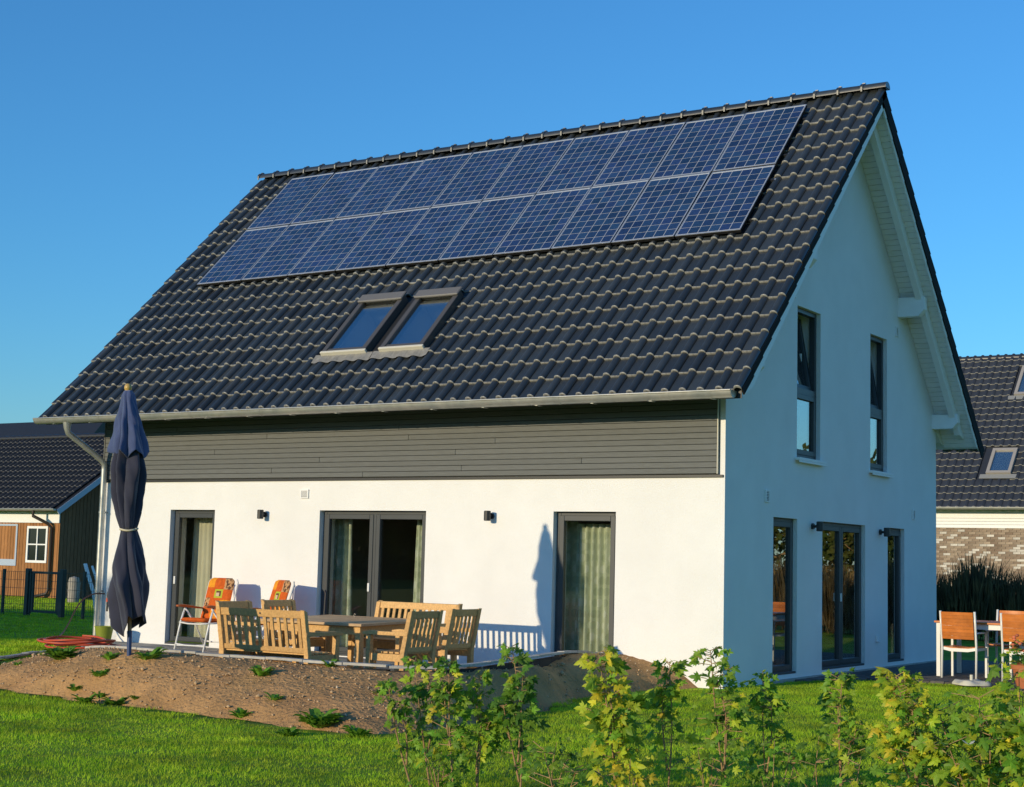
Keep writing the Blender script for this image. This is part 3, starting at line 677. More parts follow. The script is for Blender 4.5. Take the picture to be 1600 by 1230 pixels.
mb = MB(); mb.add([(XR+.03, YR, RZ-.05)]+[(XR+.03, YR+p[1], RZ-.01+p[2]) for p in arc_ring(0, .1)], [(0, j, j+1) for j in range(1, nseg+1)]); mb.prism([(XR+.021, YR+p[1], RZ-.01+p[2]) for p in arc_ring(0, .102)], (.02, 0, 0)); mb.build('ridge_end_cap', m_tile, roof)
# verge soffit boards on the rear slope, rafters, purlins
nb = 66; st_ = (SR-.25)/nb
for i in range(nb):
    s0 = .22+i*st_; mb = MB(); c = [RB(.003, s0+.003, -.191), RB(.003, s0+st_-.004, -.191), RB(.003, s0+st_-.004, -.207), RB(.003, s0+.003, -.207)]
    mb.prism(c, (XR-.042, 0, 0)); mb.build('soffit_board', m_white, roof, fixn=True)
for fn in (RP, RB):
    mb = MB(); mb.prism([fn(.29, .42, -.209), fn(.29, SR-.3, -.209), fn(.29, SR-.3, -.36), fn(.29, .62, -.36), fn(.29, .42, -.24)], (.10, 0, 0)); mb.build('flying_rafter', m_white, roof, fixn=True, bevel=.006)
def purlin(y, z0, z1):
    mb = MB(); mb.prism([(0, y-.07, z1), (.43, y-.07, z1), (.43, y-.07, z0+.10), (.34, y-.07, z0), (0, y-.07, z0)], (0, .14, 0)); mb.build('purlin_head', m_white, roof, fixn=True, bevel=.005)
for y in (6.46, WH-6.46): purlin(y, 5.43, 5.74)
for y in (8.17, WH-8.17): purlin(y, 3.78, 4.02)
mb = MB(); mb.prism([RB(-.002, .25, -.2), RB(-.002, 1.35, -.2), RB(-.002, 1.05, -.42), RB(-.002, .42, -.30)], (-LH+.02, 0, 0)); mb.build('rear_eave_box', m_white, roof, fixn=True)
# gutter and downpipe
def gutter(x0, x1, y, z, r, parent, joints=()):
    mb = MB(); n = 9; pts = [(y-r*math.cos(math.pi*j/n), z-r*math.sin(math.pi*j/n)) for j in range(n+1)]; inn = [(y-(r-.008)*math.cos(math.pi*j/n), z-(r-.008)*math.sin(math.pi*j/n)) for j in range(n+1)]
    k = n+1; vs = [(x, *p) for x in (x0, x1) for p in pts]+[(x, *p) for x in (x0, x1) for p in inn]
    mb.add(vs, [(j, j+1, k+j+1, k+j) for j in range(n)]+[(2*k+j, 3*k+j, 3*k+j+1, 2*k+j+1) for j in range(n)])
    for x in (x0, x1): mb.prism([(x-.003, *p) for p in pts], (.006, 0, 0))
    mb.tube([(x0, y-r, z), (x1, y-r, z)], .011, 8)
    g = mb.build('gutter', m_zinc, parent, smooth=.8)
    for x in joints:
        b = MB(); o = [(y-(r+.004)*math.cos(math.pi*j/n), z-(r+.004)*math.sin(math.pi*j/n)) for j in range(n+1)]
        b.add([(xx, *p) for xx in (x-.018, x+.018) for p in o], [(j, j+1, k+j+1, k+j) for j in range(n)]); b.build('gutter_joint', m_zinc, g, smooth=.8)
    return g
gt = gutter(XL-.05, XR-.10, -.825, 3.475, .088, house, [-10.2, -8.25, -6.9, -4.9, -3.4, -1.9, -.35, .2])
for i in range(15): MB().box(-11.3+i*.82, -.835, 3.383, -11.26+i*.82, -.73, 3.389).build('gutter_bracket', m_zinc, gt)
dp = MB(); dp.tube([(-10.97, -.825, 3.40), (-10.97, -.825, 3.31), (-10.97, -.80, 3.24), (-10.875, -.19, 2.86), (-10.86, -.115, 2.79), (-10.86, -.11, 2.70), (-10.86, -.11, 1.0), (-10.86, -.11, -.12)], [.068, .05, .046, .046, .046, .046, .046, .046], 14)
dpo = dp.build('downpipe', m_zinc, house, smooth=.9)
for z in (2.0, .75):
    MB().tube([(-10.86, -.11, z), (-10.86, -.11, z+.03)], .053, 14).box(-10.87, -.06, z, -10.85, 0, z+.03).build('pipe_clip', m_zinc, dpo, smooth=.8)
# roof windows
for si, (a, b, c, d) in enumerate(SKY):
    fw = .085
    def LB(mb, u0, u1, s0, s1, h0, h1, m=0):
        mb.add([RP(u, s, h) for h in (h0, h1) for s in (s0, s1) for u in (u0, u1)], [(0,2,3,1),(4,5,7,6),(0,1,5,4),(1,3,7,5),(3,2,6,7),(2,0,4,6)], m)
    mb = MB(); LB(mb, a, a+fw, c, d, -.02, .125); LB(mb, b-fw, b, c, d, -.02, .125); LB(mb, a+fw, b-fw, c, c+fw, -.02, .11); LB(mb, a+fw, b-fw, d-fw, d, -.02, .125)
    fr = mb.build('roof_window', mat('roof_window_frame', (.085,.08,.076), .42, .5), house, fixn=True, bevel=.006)
    mb = MB(); LB(mb, a+fw-.004, b-fw+.004, c+fw-.004, d-fw+.004, .075, .087); mb.build('pane', m_glass_roof, fr, fixn=True)
    mb = MB(); LB(mb, a-.01, b+.01, d-.13, d+.05, .126, .165); mb.build('hood', mat('roof_window_hood', (.16,.15,.14), .4), fr, fixn=True, bevel=.012)
    mb = MB(); LB(mb, a-.01, b+.01, c-.03, c+.012, .04, .127); mb.build('lower_rail', m_trim, fr, fixn=True, bevel=.006)
    mb = MB(); n = 24
    for i in range(n):
        u0, u1 = a-.12+(b-a+.24)*i/n, a-.12+(b-a+.24)*(i+1)/n
        w0, w1 = [.045+.016*math.sin((u-.53)/.2405*2*math.pi+1.6) for u in (u0, u1)]
        mb.quad(RP(u0, c-.17, w0+.012), RP(u1, c-.17, w1+.012), RP(u1, c-.005, .07), RP(u0, c-.005, .07))
    LB(mb, a-.11, a-.005, c-.02, d+.12, -.01, .012, 1); LB(mb, b+.005, b+.11, c-.02, d+.12, -.01, .012, 1); LB(mb, a-.11, b+.11, d+.005, d+.13, -.01, .014, 1)
    mb.build('flashing', [mat('lead', (.24,.23,.21), .6, var=.25, vscale=14), m_dark], fr)
    mb = MB(); ring_ = [(a+fw, b-fw, c+fw, d-fw)]
    LB(mb, a+fw-.02, a+fw-.004, c+fw, d-fw, -.5, .07); LB(mb, b-fw+.004, b-fw+.02, c+fw, d-fw, -.5, .07); LB(mb, a+fw, b-fw, c+fw-.02, c+fw-.004, -.5, .07); LB(mb, a+fw, b-fw, d-fw+.004, d-fw+.02, -.5, .07)
    LB(mb, a+fw-.02, b-fw+.02, c+fw, d-fw, -.55, -.505)
    mb.build('lining', m_white, fr, fixn=True)
    mb = MB(); LB(mb, a+fw+.01, b-fw-.01, d-fw-.13, d-fw-.01, .03, .05); mb.build('blind', m_blind, fr, fixn=True)

# solar panels: 20 things, each with frame, backsheet and 60 cells
PW, PH, GAP = .99, 1.65, .02
cell_me = MB().box(-.0738, -.0738, 0, .0738, .0738, .003).mesh('cell', m_cell)
mbf = MB()
for x0, y0, x1, y1 in ((0,0,PW,.013),(0,PH-.02,PW,PH),(0,.013,.013,PH-.02),(PW-.013,.013,PW,PH-.02)):
    mbf.box(x0, y0, -.005, x1, y1, .004); 
frame_me = mbf.mesh('panel_frame', m_cellframe)
side_me = MB().box(.001, .001, -.045, PW-.001, PH-.001, -.0055).mesh('panel_tray', m_blackside)
back_me = MB().box(.0132, .0132, -.005, PW-.0132, PH-.0202, -.0015).mesh('backsheet', m_back)
U0, S0 = -10.5992, 3.341
ordn = ['first', 'second', 'third', 'fourth', 'fifth', 'sixth', 'seventh', 'eighth', 'ninth', 'tenth']
for r_ in range(2):
    for c_ in range(10):
        loc = RP(U0+c_*(PW+GAP/1.0*.5+.0), S0+r_*(PH+GAP*.5), .118) if False else RP(U0+c_*1.0100, S0+r_*1.67, .118)
        e = empty('solar_panel', loc, 0, 'blue solar panel in the %s row on the roof, %s from the left' % (('lower', 'upper')[r_], ordn[c_]), 'solar panel', 'solar panels on the roof')
        e.rotation_euler = (ANG+R.uniform(-.004, .004), R.uniform(-.003, .003), R.uniform(-.001, .001))
        link('frame', frame_me, e); link('tray', side_me, e); link('backsheet', back_me, e)
        for i in range(6):
            for j in range(10): link('cell', cell_me, e, (.0185+.1588*(i+.5), .029+.1585*(j+.5), -.0018), (0, 0, R.choice((0, math.pi/2, math.pi))))
for k, s in enumerate((S0+.32, S0+1.33, S0+1.67+.32, S0+1.67+1.33)):
    mb = MB(); mb.obox((RP(U0, s, .045)+RP(U0+10.16, s, .045))/2, Vector((5.08, 0, 0)), (RP(0, .02)-RP(0, 0)), (RP(0, 0, .022)-RP(0, 0))); rl = mb.build('mounting_rail', m_dark, roof, fixn=True)
    MB().obox(RP(U0+10.16+.005, s, .052), (.012, 0, 0), RP(0, .016)-RP(0, 0), RP(0, 0, .016)-RP(0, 0)).build('rail_end', m_cellframe, roof, fixn=True)
# ------------------------------------------------------------------ neighbouring house on the right
NY = 36.0; ne = pY(1500, 793, NY); NEZ = ne.z
nb_ = empty('brick_house', (pY(1500, 900, NY).x, NY, -.1), 0, 'neighbouring brick house with dark tiled roof and white eave boards', 'house')
ox = nb_.location.x; NT = math.radians(44)
def NP(u, s, h=0): return Vector((u, -.55+s*math.cos(NT)-h*math.sin(NT), NEZ+.1+s*math.sin(NT)+h*math.cos(NT)))     # local coordinates
rid = pY(1550, 559, NY+5.6).z; NS = (rid-NEZ)/math.sin(NT); nyr = -.55+NS*math.cos(NT)
x0, x1 = -6.5, 9.5
wallz = NEZ-.55
mb = MB(); mb.box(x0+.5, .012, 0, x1-.5, 2*nyr+.2, wallz+.1); mb.box(x0+.5, .05, wallz+.1, x1-.5, 2*nyr+.1, NEZ+.3)
nw = mb.build('brick_wall', m_mortar, nb_)
bl, bh = .25, .0815; cnt = 0; rest = [MB() for _ in m_brick]
bm_ = [MB().box(-bl/2+.006, -.016, -bh/2+.005, bl/2-.006, .010, bh/2-.005).mesh('brick', m) for m in m_brick]
vis0, vis1 = pY(1463, 850, NY).x-ox-.15, pY(1602, 850, NY).x-ox+.1
rowz = [wallz+.06-bh*(i+.5) for i in range(int(wallz/bh))]
for i, z in enumerate(rowz):
    u = x0+.55+(bl/2 if i % 2 else 0)
    while u < x1-.55:
        k = R.choices((0, 1, 2, 3), (5, 4, 3, 2.4))[0]
        if vis0 < u < vis1 and cnt < 300 and z > .8: link('brick', bm_[k], nw, (u, 0, z)); cnt += 1
        else: rest[k].box(u-bl/2+.006, -.016, z-bh/2+.005, u+bl/2-.006, .010, z+bh/2-.005)
        u += bl
allr = MB()
for k, r_ in enumerate(rest): allr.add(r_.v, r_.f, k)
q = allr.build('brick_field', m_brick, nw); q['kind'] = 'stuff'
for i, (a, b) in enumerate([(0, .30), (.31, .41), (.42, .52), (.53, .64)]):
    z1 = NEZ+.03-a*.98; z0 = NEZ+.03-b*.98; mb = MB(); mb.prism([(x0+.45, -.03-.02*(i > 0), z0), (x0+.45, -.03, z1), (x0+.45, .04, z1), (x0+.45, .04, z0)], (x1-x0-.9, 0, 0)); mb.build('eave_board', m_white, nb_, fixn=True)
gutter(x0, x1, -.62, NEZ+.08, .07, nb_)
mb = MB(); mb.prism([Vector((x0, q.y, q.z)) for q in (NP(0, .03, -.02), NP(0, NS, -.02), NP(0, NS, -.2), NP(0, .5, -.2))], (x1-x0, 0, 0)); nroof = mb.build('roof', m_tile_far, nb_, fixn=True)
mb = MB(); b_ = [NP(0, .03, -.02), NP(0, NS, -.02), NP(0, NS, -.2), NP(0, .5, -.2)]; mb.prism([Vector((x0, 2*nyr-q.y, q.z)) for q in b_], (x1-x0, 0, 0)); mb.build('rear_slope', m_tile_far, nroof, fixn=True)
for xx in (x0+.5, x1-.7):
    mb = MB(); mb.prism([(xx, .06, wallz), (xx, 2*nyr, wallz), (xx, 2*nyr, NEZ), (xx, nyr, rid-.1), (xx, .06, NEZ+.2)], (.2, 0, 0)); mb.build('gable_wall', m_mortar, nb_, fixn=True)
NTW, NTH = .29, .36; TMn = MB(); tile_mb(TMn, None, 0, 0, True); 
for i, v in enumerate(TMn.v): TMn.v[i] = (v[0]*NTW/.24, v[1], v[2])
tn_me = TMn.mesh('roof_tile', [m_tile_far, m_lip], smooth=1.0)
nsky = []
for pa, pb in (((1541, 743), (1590, 704)), ((1585, 620), (1632, 574))):
    A = pY(*pa, NY+.5+.0); 
    def onN(px):
        v = ray(*px); n = Vector((0, -math.sin(NT), math.cos(NT))); P0 = NP(0, 0)+nb_.location; t = (P0-CAM).dot(n)/v.dot(n); P = CAM+v*t-nb_.location
        return P.x, (P-NP(0, 0)).dot(Vector((0, math.cos(NT), math.sin(NT))))
    a = onN(pa); b = onN(pb); nsky.append((a[0], a[0]+.85, a[1], b[1]))
cands = []; k = 0
while k*NTH < NS-.1:
    u = x0+.2
    while u < x1:
        s = k*NTH-.05
        if not any(a-.1 < u < b+.1 and s+.3 > c and s < d for a, b, c, d in nsky):
            vz = vis0 < u < vis1+.6
            cands.append((0 if vz else 1, R.random() if not vz else (u-1)**2*.0+s, u, s))
        u += NTW
    k += 1
cands.sort(); rest = MB()
for i, (a, b, u, s) in enumerate(cands):
    if i < 300 and a == 0: link('roof_tile', tn_me, nroof, NP(u, s), (NT, 0, 0))
    else:
        t0 = MB(); tile_mb(t0, None, 0, 0, True); rest.add([NP(u+v[0]*NTW/.24, s+v[1], v[2]) for v in t0.v], t0.f); rest.m[-len(t0.m):] = t0.m
q = rest.build('roof_tile_field', [m_tile_far, m_lip], nroof, smooth=1.0); q['kind'] = 'stuff'
x = x0
while x < x1: MB().tube([(x, nyr, rid+.06), (x+.36, nyr, rid+.05)], [.12, .105], 10).build('ridge_tile', m_tile_far, nroof, smooth=.8); x += .38
for (a, b, c, d) in nsky:
    def NB(mb, u0, u1, s0, s1, h0, h1, m=0): mb.add([NP(u, s, h) for h in (h0, h1) for s in (s0, s1) for u in (u0, u1)], [(0,2,3,1),(4,5,7,6),(0,1,5,4),(1,3,7,5),(3,2,6,7),(2,0,4,6)], m)
    mb = MB(); fw = .11; NB(mb, a, a+fw, c, d, -.02, .13); NB(mb, b-fw, b, c, d, -.02, .13); NB(mb, a+fw, b-fw, c, c+fw, -.02, .13); NB(mb, a+fw, b-fw, d-fw, d, -.02, .13)
    fr = mb.build('roof_window', mat('far_window_frame', (.34,.31,.28), .5), nb_, fixn=True)
    mb = MB(); NB(mb, a+fw, b-fw, c+fw, d-fw, .07, .08); mb.build('pane', m_glass_roof, fr, fixn=True)
    mb = MB(); NB(mb, a+fw, b-fw, c+fw+.1, d-fw, .02, .04); mb.build('blind', m_blind, fr, fixn=True)
    mb = MB(); NB(mb, a-.2, b+.2, c-.22, c-.005, .045, .06); mb.build('flashing', mat('far_lead', (.25,.25,.24), .7), fr, fixn=True)

# ------------------------------------------------------------------ barn on the left
BY = 15.5; bc = pY(92, 850, BY); BZ = pY(92, 935, BY).z; barn = empty('timber_barn', (bc.x, BY, BZ), 0, 'brown timber barn with dark tiled roof and small white window', 'barn')
ez = pY(60, 797, BY).z-BZ; bt = pY(60, 817, BY).z-BZ
BT = math.atan2(pY(60, 686, BY+3.5).z-BZ-ez, 3.95); BTT = math.tan(BT)
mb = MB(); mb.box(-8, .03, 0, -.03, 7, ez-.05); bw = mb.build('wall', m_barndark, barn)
def bl_(px, py): p = pY(px, py, BY); return p.x-bc.x, p.z-BZ
wx0, wz1 = bl_(44, 822); wx1, wz0 = bl_(73, 880)
dx1, dz1 = bl_(29, 819); dz0 = bl_(20, 884)[1]
x = -6.0; bd = .145
while x < -.02:
    xb = min(x+bd-.012, -.001)
    if wx0-.05 < (x+xb)/2 < wx1+.05:
        MB().box(x, 0, 0, xb, .028, wz0).build('wall_board', m_barnwood, bw, bevel=.004); MB().box(x, 0, wz1, xb, .028, bt).build('wall_board', m_barnwood, bw, bevel=.004)
    else: MB().box(x, 0, 0, xb, .028, bt).build('wall_board', m_barnwood, bw, bevel=.004)
    x += bd
y = .04
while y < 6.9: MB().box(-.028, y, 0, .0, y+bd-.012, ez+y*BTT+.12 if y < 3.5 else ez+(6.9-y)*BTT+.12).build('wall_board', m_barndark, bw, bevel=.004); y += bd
mb = MB(); mb.prism([(-.03, .05, ez-.06), (-.03, 6.95, ez-.06), (-.03, 3.5, ez+3.5*BTT)], (-.1, 0, 0)); mb.build('gable_infill', m_barndark, barn, fixn=True)
MB().box(-8, -.04, bt, -.0, -.002, ez+.02).build('eave_board', m_white, barn)
wf = MB(); ring(wf, MF, wx0, wx1, wz0, wz1, .075, -.035, .02); mid = (wx0+wx1)/2
for a, b, c, d in ((mid-.022, mid+.022, wz0+.07, wz1-.07), (wx0+.07, mid-.022, (wz0+wz1)/2-.02, (wz0+wz1)/2+.02), (mid+.022, wx1-.07, (wz0+wz1)/2-.02, (wz0+wz1)/2+.02)): mbox(wf, MF, a, b, c, d, -.03, .015)
wfo = wf.build('window', m_white, barn, fixn=True)
for a, b in ((wx0+.07, mid-.022), (mid+.022, wx1-.07)):
    for c, d in ((wz0+.07, (wz0+wz1)/2-.02), ((wz0+wz1)/2+.02, wz1-.07)): q = MB(); mbox(q, MF, a, b, c, d, .0, .01); q.build('pane', mat('dark_pane', (.012,.016,.016), .08, .6), wfo, fixn=True)
q = MB(); mbox(q, MF, dx1-.07, dx1, dz0, dz1, -.03, -.001); mbox(q, MF, dx1-1.2, dx1-.07, dz1-.06, dz1, -.03, -.001); dr = q.build('barn_door', m_bluepanel, barn, fixn=True)
q = MB(); mbox(q, MF, dx1-1.2, dx1-.075, dz0, dz0+.2, -.028, -.001); q.build('door_panel', m_bluepanel, dr, fixn=True)
def BP(u, s, h=0): return Vector((u, -.45+s*math.cos(BT)-h*math.sin(BT), ez+.02+s*math.sin(BT)+h*math.cos(BT)))
BS = (3.5+.45)/math.cos(BT)
mb = MB(); mb.prism([Vector((-9, q.y, q.z)) for q in (BP(0, 0, -.03), BP(0, BS, -.03), BP(0, BS, -.16), BP(0, .05, -.12))], (9.32, 0, 0)); br = mb.build('roof', m_tile_barn, barn, fixn=True)
mb = MB(); mb.prism([Vector((-9, 7-q.y, q.z)) for q in (BP(0, 0, -.03), BP(0, BS, -.03), BP(0, BS, -.16), BP(0, .05, -.12))], (9.32, 0, 0)); mb.build('rear_slope', m_tile_barn, br, fixn=True)
rest = MB(); k = 0
while k*.34 < BS-.1:
    u = -8.8
    while u < .3: t0 = MB(); tile_mb(t0, None, 0, 0, True); rest.add([BP(u+v_[0], k*.34-.03+v_[1], v_[2]-.01) for v_ in t0.v], t0.f); rest.m[-len(t0.m):] = t0.m; u += .24
    k += 1
q = rest.build('roof_tile_field', [m_tile_barn, m_lipd], br, smooth=1.0); q['kind'] = 'stuff'
for i in range(25): MB().tube([(-9+i*.37, 3.5, BP(0, BS).z+.02), (-8.64+i*.37, 3.5, BP(0, BS).z+.01)], [.11, .1], 8).build('ridge_tile', m_tile_barn, br, smooth=.8)
mb = MB(); mb.prism([BP(.30, 0, -.03), BP(.30, BS, -.03), BP(.30, BS, -.2), BP(.30, 0, -.2)], (.03, 0, 0)); mb.build('bargeboard', m_bluepanel, br, fixn=True)
gutter(-9, .3, -.5, ez+.02, .06, barn)
dxp, _ = bl_(72, 800); dxe, _ = bl_(84, 820)
MB().tube([(dxp, -.5, ez-.02), (dxp, -.5, ez-.2), (dxe-.05, -.2, ez-.42), (dxe, -.08, ez-.55), (dxe, -.08, .25), (dxe-.05, -.1, .12), (dxe-.35, -.3, .03)], .05, 10).build('downpipe', mat('brown_pipe', (.05,.035,.025), .5), barn, smooth=.9)
# further dark roof behind the barn
FY = 32; fz = pY(30, 645, FY).z; fx = pY(64, 650, FY).x
fb = empty('far_building', (fx, FY, -.1), 0, 'building with plain dark roof showing behind the barn at the left edge', 'building')
MB().box(-12, 0, 0, -.4, 8, 3.2).build('wall', m_barndark, fb)
mb = MB(); h = fz+.1; mb.prism([(-12.5, -.6, 3.0), (-12.5, 4, h), (-12.5, 8.6, 3.0)], (12.5, 0, 0)); mb.build('roof', m_tile_barn, fb, fixn=True)

# mesh fence with gate
FYY = 6.4; fp = lambda x: pY(x, 930, FYY).x
fz0 = lambda x: float(lawn_z(x, FYY))
fence = empty('mesh_fence', (fp(45), FYY, -.09), 0, 'dark green wire mesh fence in front of the barn', 'fence'); fx0 = fp(45)
for px in (5, 131):
    MB().box(fp(px)-fx0-.03, -.03, 0, fp(px)-fx0+.03, .03, 1.03).build('post', m_fence, fence, bevel=.004)
def mesh_panel(a, b, z0, z1, parent):
    mb = MB(); n = max(2, int((b-a)/.07))
    for i in range(n+1): x = a+(b-a)*i/n; mb.box(x-.003, -.003, z0, x+.003, .003, z1)
    for k in range(6): z = z0+(z1-z0)*k/5; mb.box(a, -.009, z-.004, b, -.0032, z+.004); mb.box(a, .0032, z-.004, b, .009, z+.004)
    return mb.build('wire_panel', m_fence, parent)
mesh_panel(fp(-60)-fx0, fp(4)-fx0, .06, .98, fence); mesh_panel(fp(6)-fx0, fp(42)-fx0, .06, .98, fence); mesh_panel(fp(102)-fx0, fp(130)-fx0, .06, .98, fence); mesh_panel(fp(132)-fx0, fp(200)-fx0, .06, .98, fence)
gate = empty('garden_gate', (fp(70), FYY, -.09), 0, 'dark green steel garden gate with thick posts in the mesh fence', 'gate'); g0 = fp(70)
for px in (43, 97): MB().box(fp(px)-g0-.055, -.055, 0, fp(px)-g0+.055, .055, 1.06).box(fp(px)-g0-.055+.03*(1 if px < 60 else -1)*2.2, -.03, .05, fp(px)-g0+.055+.03*(1 if px < 60 else -1)*2.2, .03, 1.0).build('gate_post', m_fence, gate, bevel=.005)
ga, gb = fp(50)-g0, fp(91)-g0
mb = MB(); mb.box(ga, -.025, .95, gb, .025, 1.0).box(ga, -.025, .08, gb, .025, .13).box(ga, -.025, .13, ga+.05, .025, .95).box(gb-.05, -.025, .13, gb, .025, .95); mb.build('gate_frame', m_fence, gate)
mesh_panel(ga+.05, gb-.05, .13, .95, gate)
# barrel and plank behind the fence
bp = pZ(114, 942, -.09); s_ = FPX/depth(bp)
q = MB(); q.lathe([(0,.0),(.155,.0),(.16,.02),(.175,.18),(.165,.2),(.18,.38),(.17,.4),(.18,.56),(.165,.62),(.13,.72),(.0,.76)], 18); q.build('rain_barrel', m_barrel, smooth=.6, loc=(bp.x, bp.y, -.095)); tag(bpy.data.objects['rain_barrel'], 'grey ribbed rain barrel behind the mesh fence', 'barrel')
a = pY(133, 881, 9.0); b = pY(146, 926, 9.0); q = MB(); q.bar(a-b, (0, 0, -b.z-.08+.0) if False else (0, 0, 0), .035, .09, (0, 1, 0)); q.bar((a-b)+Vector((.14, .1, -.05)), Vector((.14, .1, 0)), .03, .05, (0, 1, 0)); q.bar(Vector((.0, 0, .0)), Vector((.12, .0, -b.z-.08)), .035, .07, (0, 1, 0))
q.build('leaning_plank', m_white, loc=b); tag(bpy.data.objects['leaning_plank'], 'white plank leaning beside the rain barrel', 'plank')
# ------------------------------------------------------------------ terrace furniture (local: front towards -y, back towards +y)
def teak_seat(name, wd, nsl, label, cat, group, loc, rz, plug=False, seed=0):
    e = empty(name, loc, rz, label, cat, group); hw = wd/2; B = .003
    def bk(z): return .22+max(0, z-.40)*.20          # rake of the back
    for sx in (-1, 1):
        x = sx*(hw-.03)
        mb = MB(); mb.prism([(x-.03, .19, 0), (x-.03, .25, 0), (x-.03, bk(.4)+.03, .4), (x-.03, bk(.88)+.03, .885), (x-.03, bk(.88)-.03, .865), (x-.03, bk(.4)-.03, .4)], (.06, 0, 0)); mb.build('rear_leg', m_teak, e, fixn=True, bevel=B)
        MB().box(x-.03, -.28, 0, x+.03, -.22, .60).build('front_leg', m_teak, e, bevel=B)
        mb = MB(); n = 6; top = [(x-.035, -.33+.62*i/n, .655-.012*math.sin(math.pi*i/n)-(.02 if i == 0 else 0)) for i in range(n+1)]; bot = [(a, b, .603) for a, b, c in reversed(top)]
        mb.prism(top+bot, (.07, 0, 0)); mb.build('arm', m_teak, e, fixn=True, bevel=B)
        MB().box(x-.014, -.22, .32, x+.014, .19, .40).build('side_rail', m_teak, e, bevel=B)
    MB().box(-hw+.06, -.272, .31, hw-.06, -.245, .40).build('front_rail', m_teak, e, bevel=B)
    for i in range(6): y = -.235+i*.078; MB().box(-hw+.062, y, .402, hw-.062, y+.058, .422).build('seat_slat', m_teak, e, bevel=B)
    mb = MB(); mb.prism([(-hw+.06, bk(.8)-.016, .79), (-hw+.06, bk(.875)-.016, .872), (-hw+.06, bk(.875)+.016, .876), (-hw+.06, bk(.8)+.016, .794)], (wd-.12, 0, 0)); tr = mb.build('top_rail', m_teak, e, fixn=True, bevel=B)
    if plug: MB().tube([(0, bk(.83)+.017, .835), (0, bk(.83)+.0195, .8355)], .014, 10).build('plug', m_dot, e)
    mb = MB(); mb.prism([(-hw+.06, bk(.42)-.015, .42), (-hw+.06, bk(.47)-.015, .475), (-hw+.06, bk(.47)+.015, .478), (-hw+.06, bk(.42)+.015, .423)], (wd-.12, 0, 0)); mb.build('lower_back_rail', m_teak, e, fixn=True, bevel=B)
    gap = (wd-.12)/nsl
    for i in range(nsl):
        x = -hw+.06+gap*(i+.5); mb = MB(); mb.prism([(x-.02, bk(.476)-.009, .476), (x-.02, bk(.79)-.009, .79), (x-.02, bk(.79)+.009, .792), (x-.02, bk(.476)+.009, .478)], (.04, 0, 0)); mb.build('back_slat', m_teak, e, fixn=True)
    return e
fl = lambda x, y: (x, y, floor_z(y))
teak_seat('garden_bench', 1.28, 12, 'teak garden bench seen from behind at the front of the terrace table', 'bench', 'teak terrace furniture', fl(-3.34, -4.36), math.pi, True)
teak_seat('garden_bench', 1.32, 13, 'teak garden bench standing along the wall behind the terrace table', 'bench', 'teak terrace furniture', fl(-3.62, -1.68), 0)
CH = [(-2.34, -3.42, -math.pi/2, 'teak armchair at the right end of the terrace table, nearest the soil bank'),
      (-2.39, -2.57, -math.pi/2, 'teak armchair at the right end of the terrace table, nearer the house wall'),
      (-4.80, -3.18, math.pi/2, 'teak armchair half hidden behind the left end of the front bench'),
      (-4.80, -2.36, math.pi/2, 'teak armchair showing its top rail above the middle of the front bench')]
for x, y, rz, lab in CH: teak_seat('garden_armchair', .60, 6, lab, 'armchair', 'teak terrace furniture', fl(x, y), rz)
# table
tx0, tx1, ty0, ty1, th_ = -4.50, -2.92, -3.42, -2.06, .70
tz = floor_z((ty0+ty1)/2)
tab = empty('terrace_table', ((tx0+tx1)/2, (ty0+ty1)/2, tz), 0, 'large square wooden table in the middle of the terrace furniture', 'table'); tab.rotation_euler = (.02, 0, 0)
hx, hy = (tx1-tx0)/2, (ty1-ty0)/2
nbd = 11
for i in range(nbd): MB().box(-hx+.07, -hy+.07+(2*hy-.14)*i/nbd+.002, th_-.026, hx-.07, -hy+.07+(2*hy-.14)*(i+1)/nbd-.002, th_).build('top_board', m_table, tab, bevel=.002)
mb = MB()
for a in ((-hx, -hy, hx, -hy+.068), (-hx, hy-.068, hx, hy), (-hx, -hy+.07, -hx+.068, hy-.07), (hx-.068, -hy+.07, hx, hy-.07)): mb.box(a[0], a[1], th_-.03, a[2], a[3], th_+.001)
mb.build('top_frame', m_table, tab, bevel=.003)
for sx in (-1, 1):
    for sy in (-1, 1): MB().box(sx*(hx-.10)-.038, sy*(hy-.10)-.038, 0, sx*(hx-.10)+.038, sy*(hy-.10)+.038, th_-.031).build('leg', m_teak, tab, bevel=.004)
    MB().box(-hx+.14, sy and sx*(hy-.085)-.014, th_-.13, hx-.14, sx*(hy-.085)+.014, th_-.031).build('apron', m_teak, tab, bevel=.003); MB().box(sx*(hx-.085)-.014, -hy+.14, th_-.13, sx*(hx-.085)+.014, hy-.14, th_-.031).build('apron', m_teak, tab, bevel=.003)

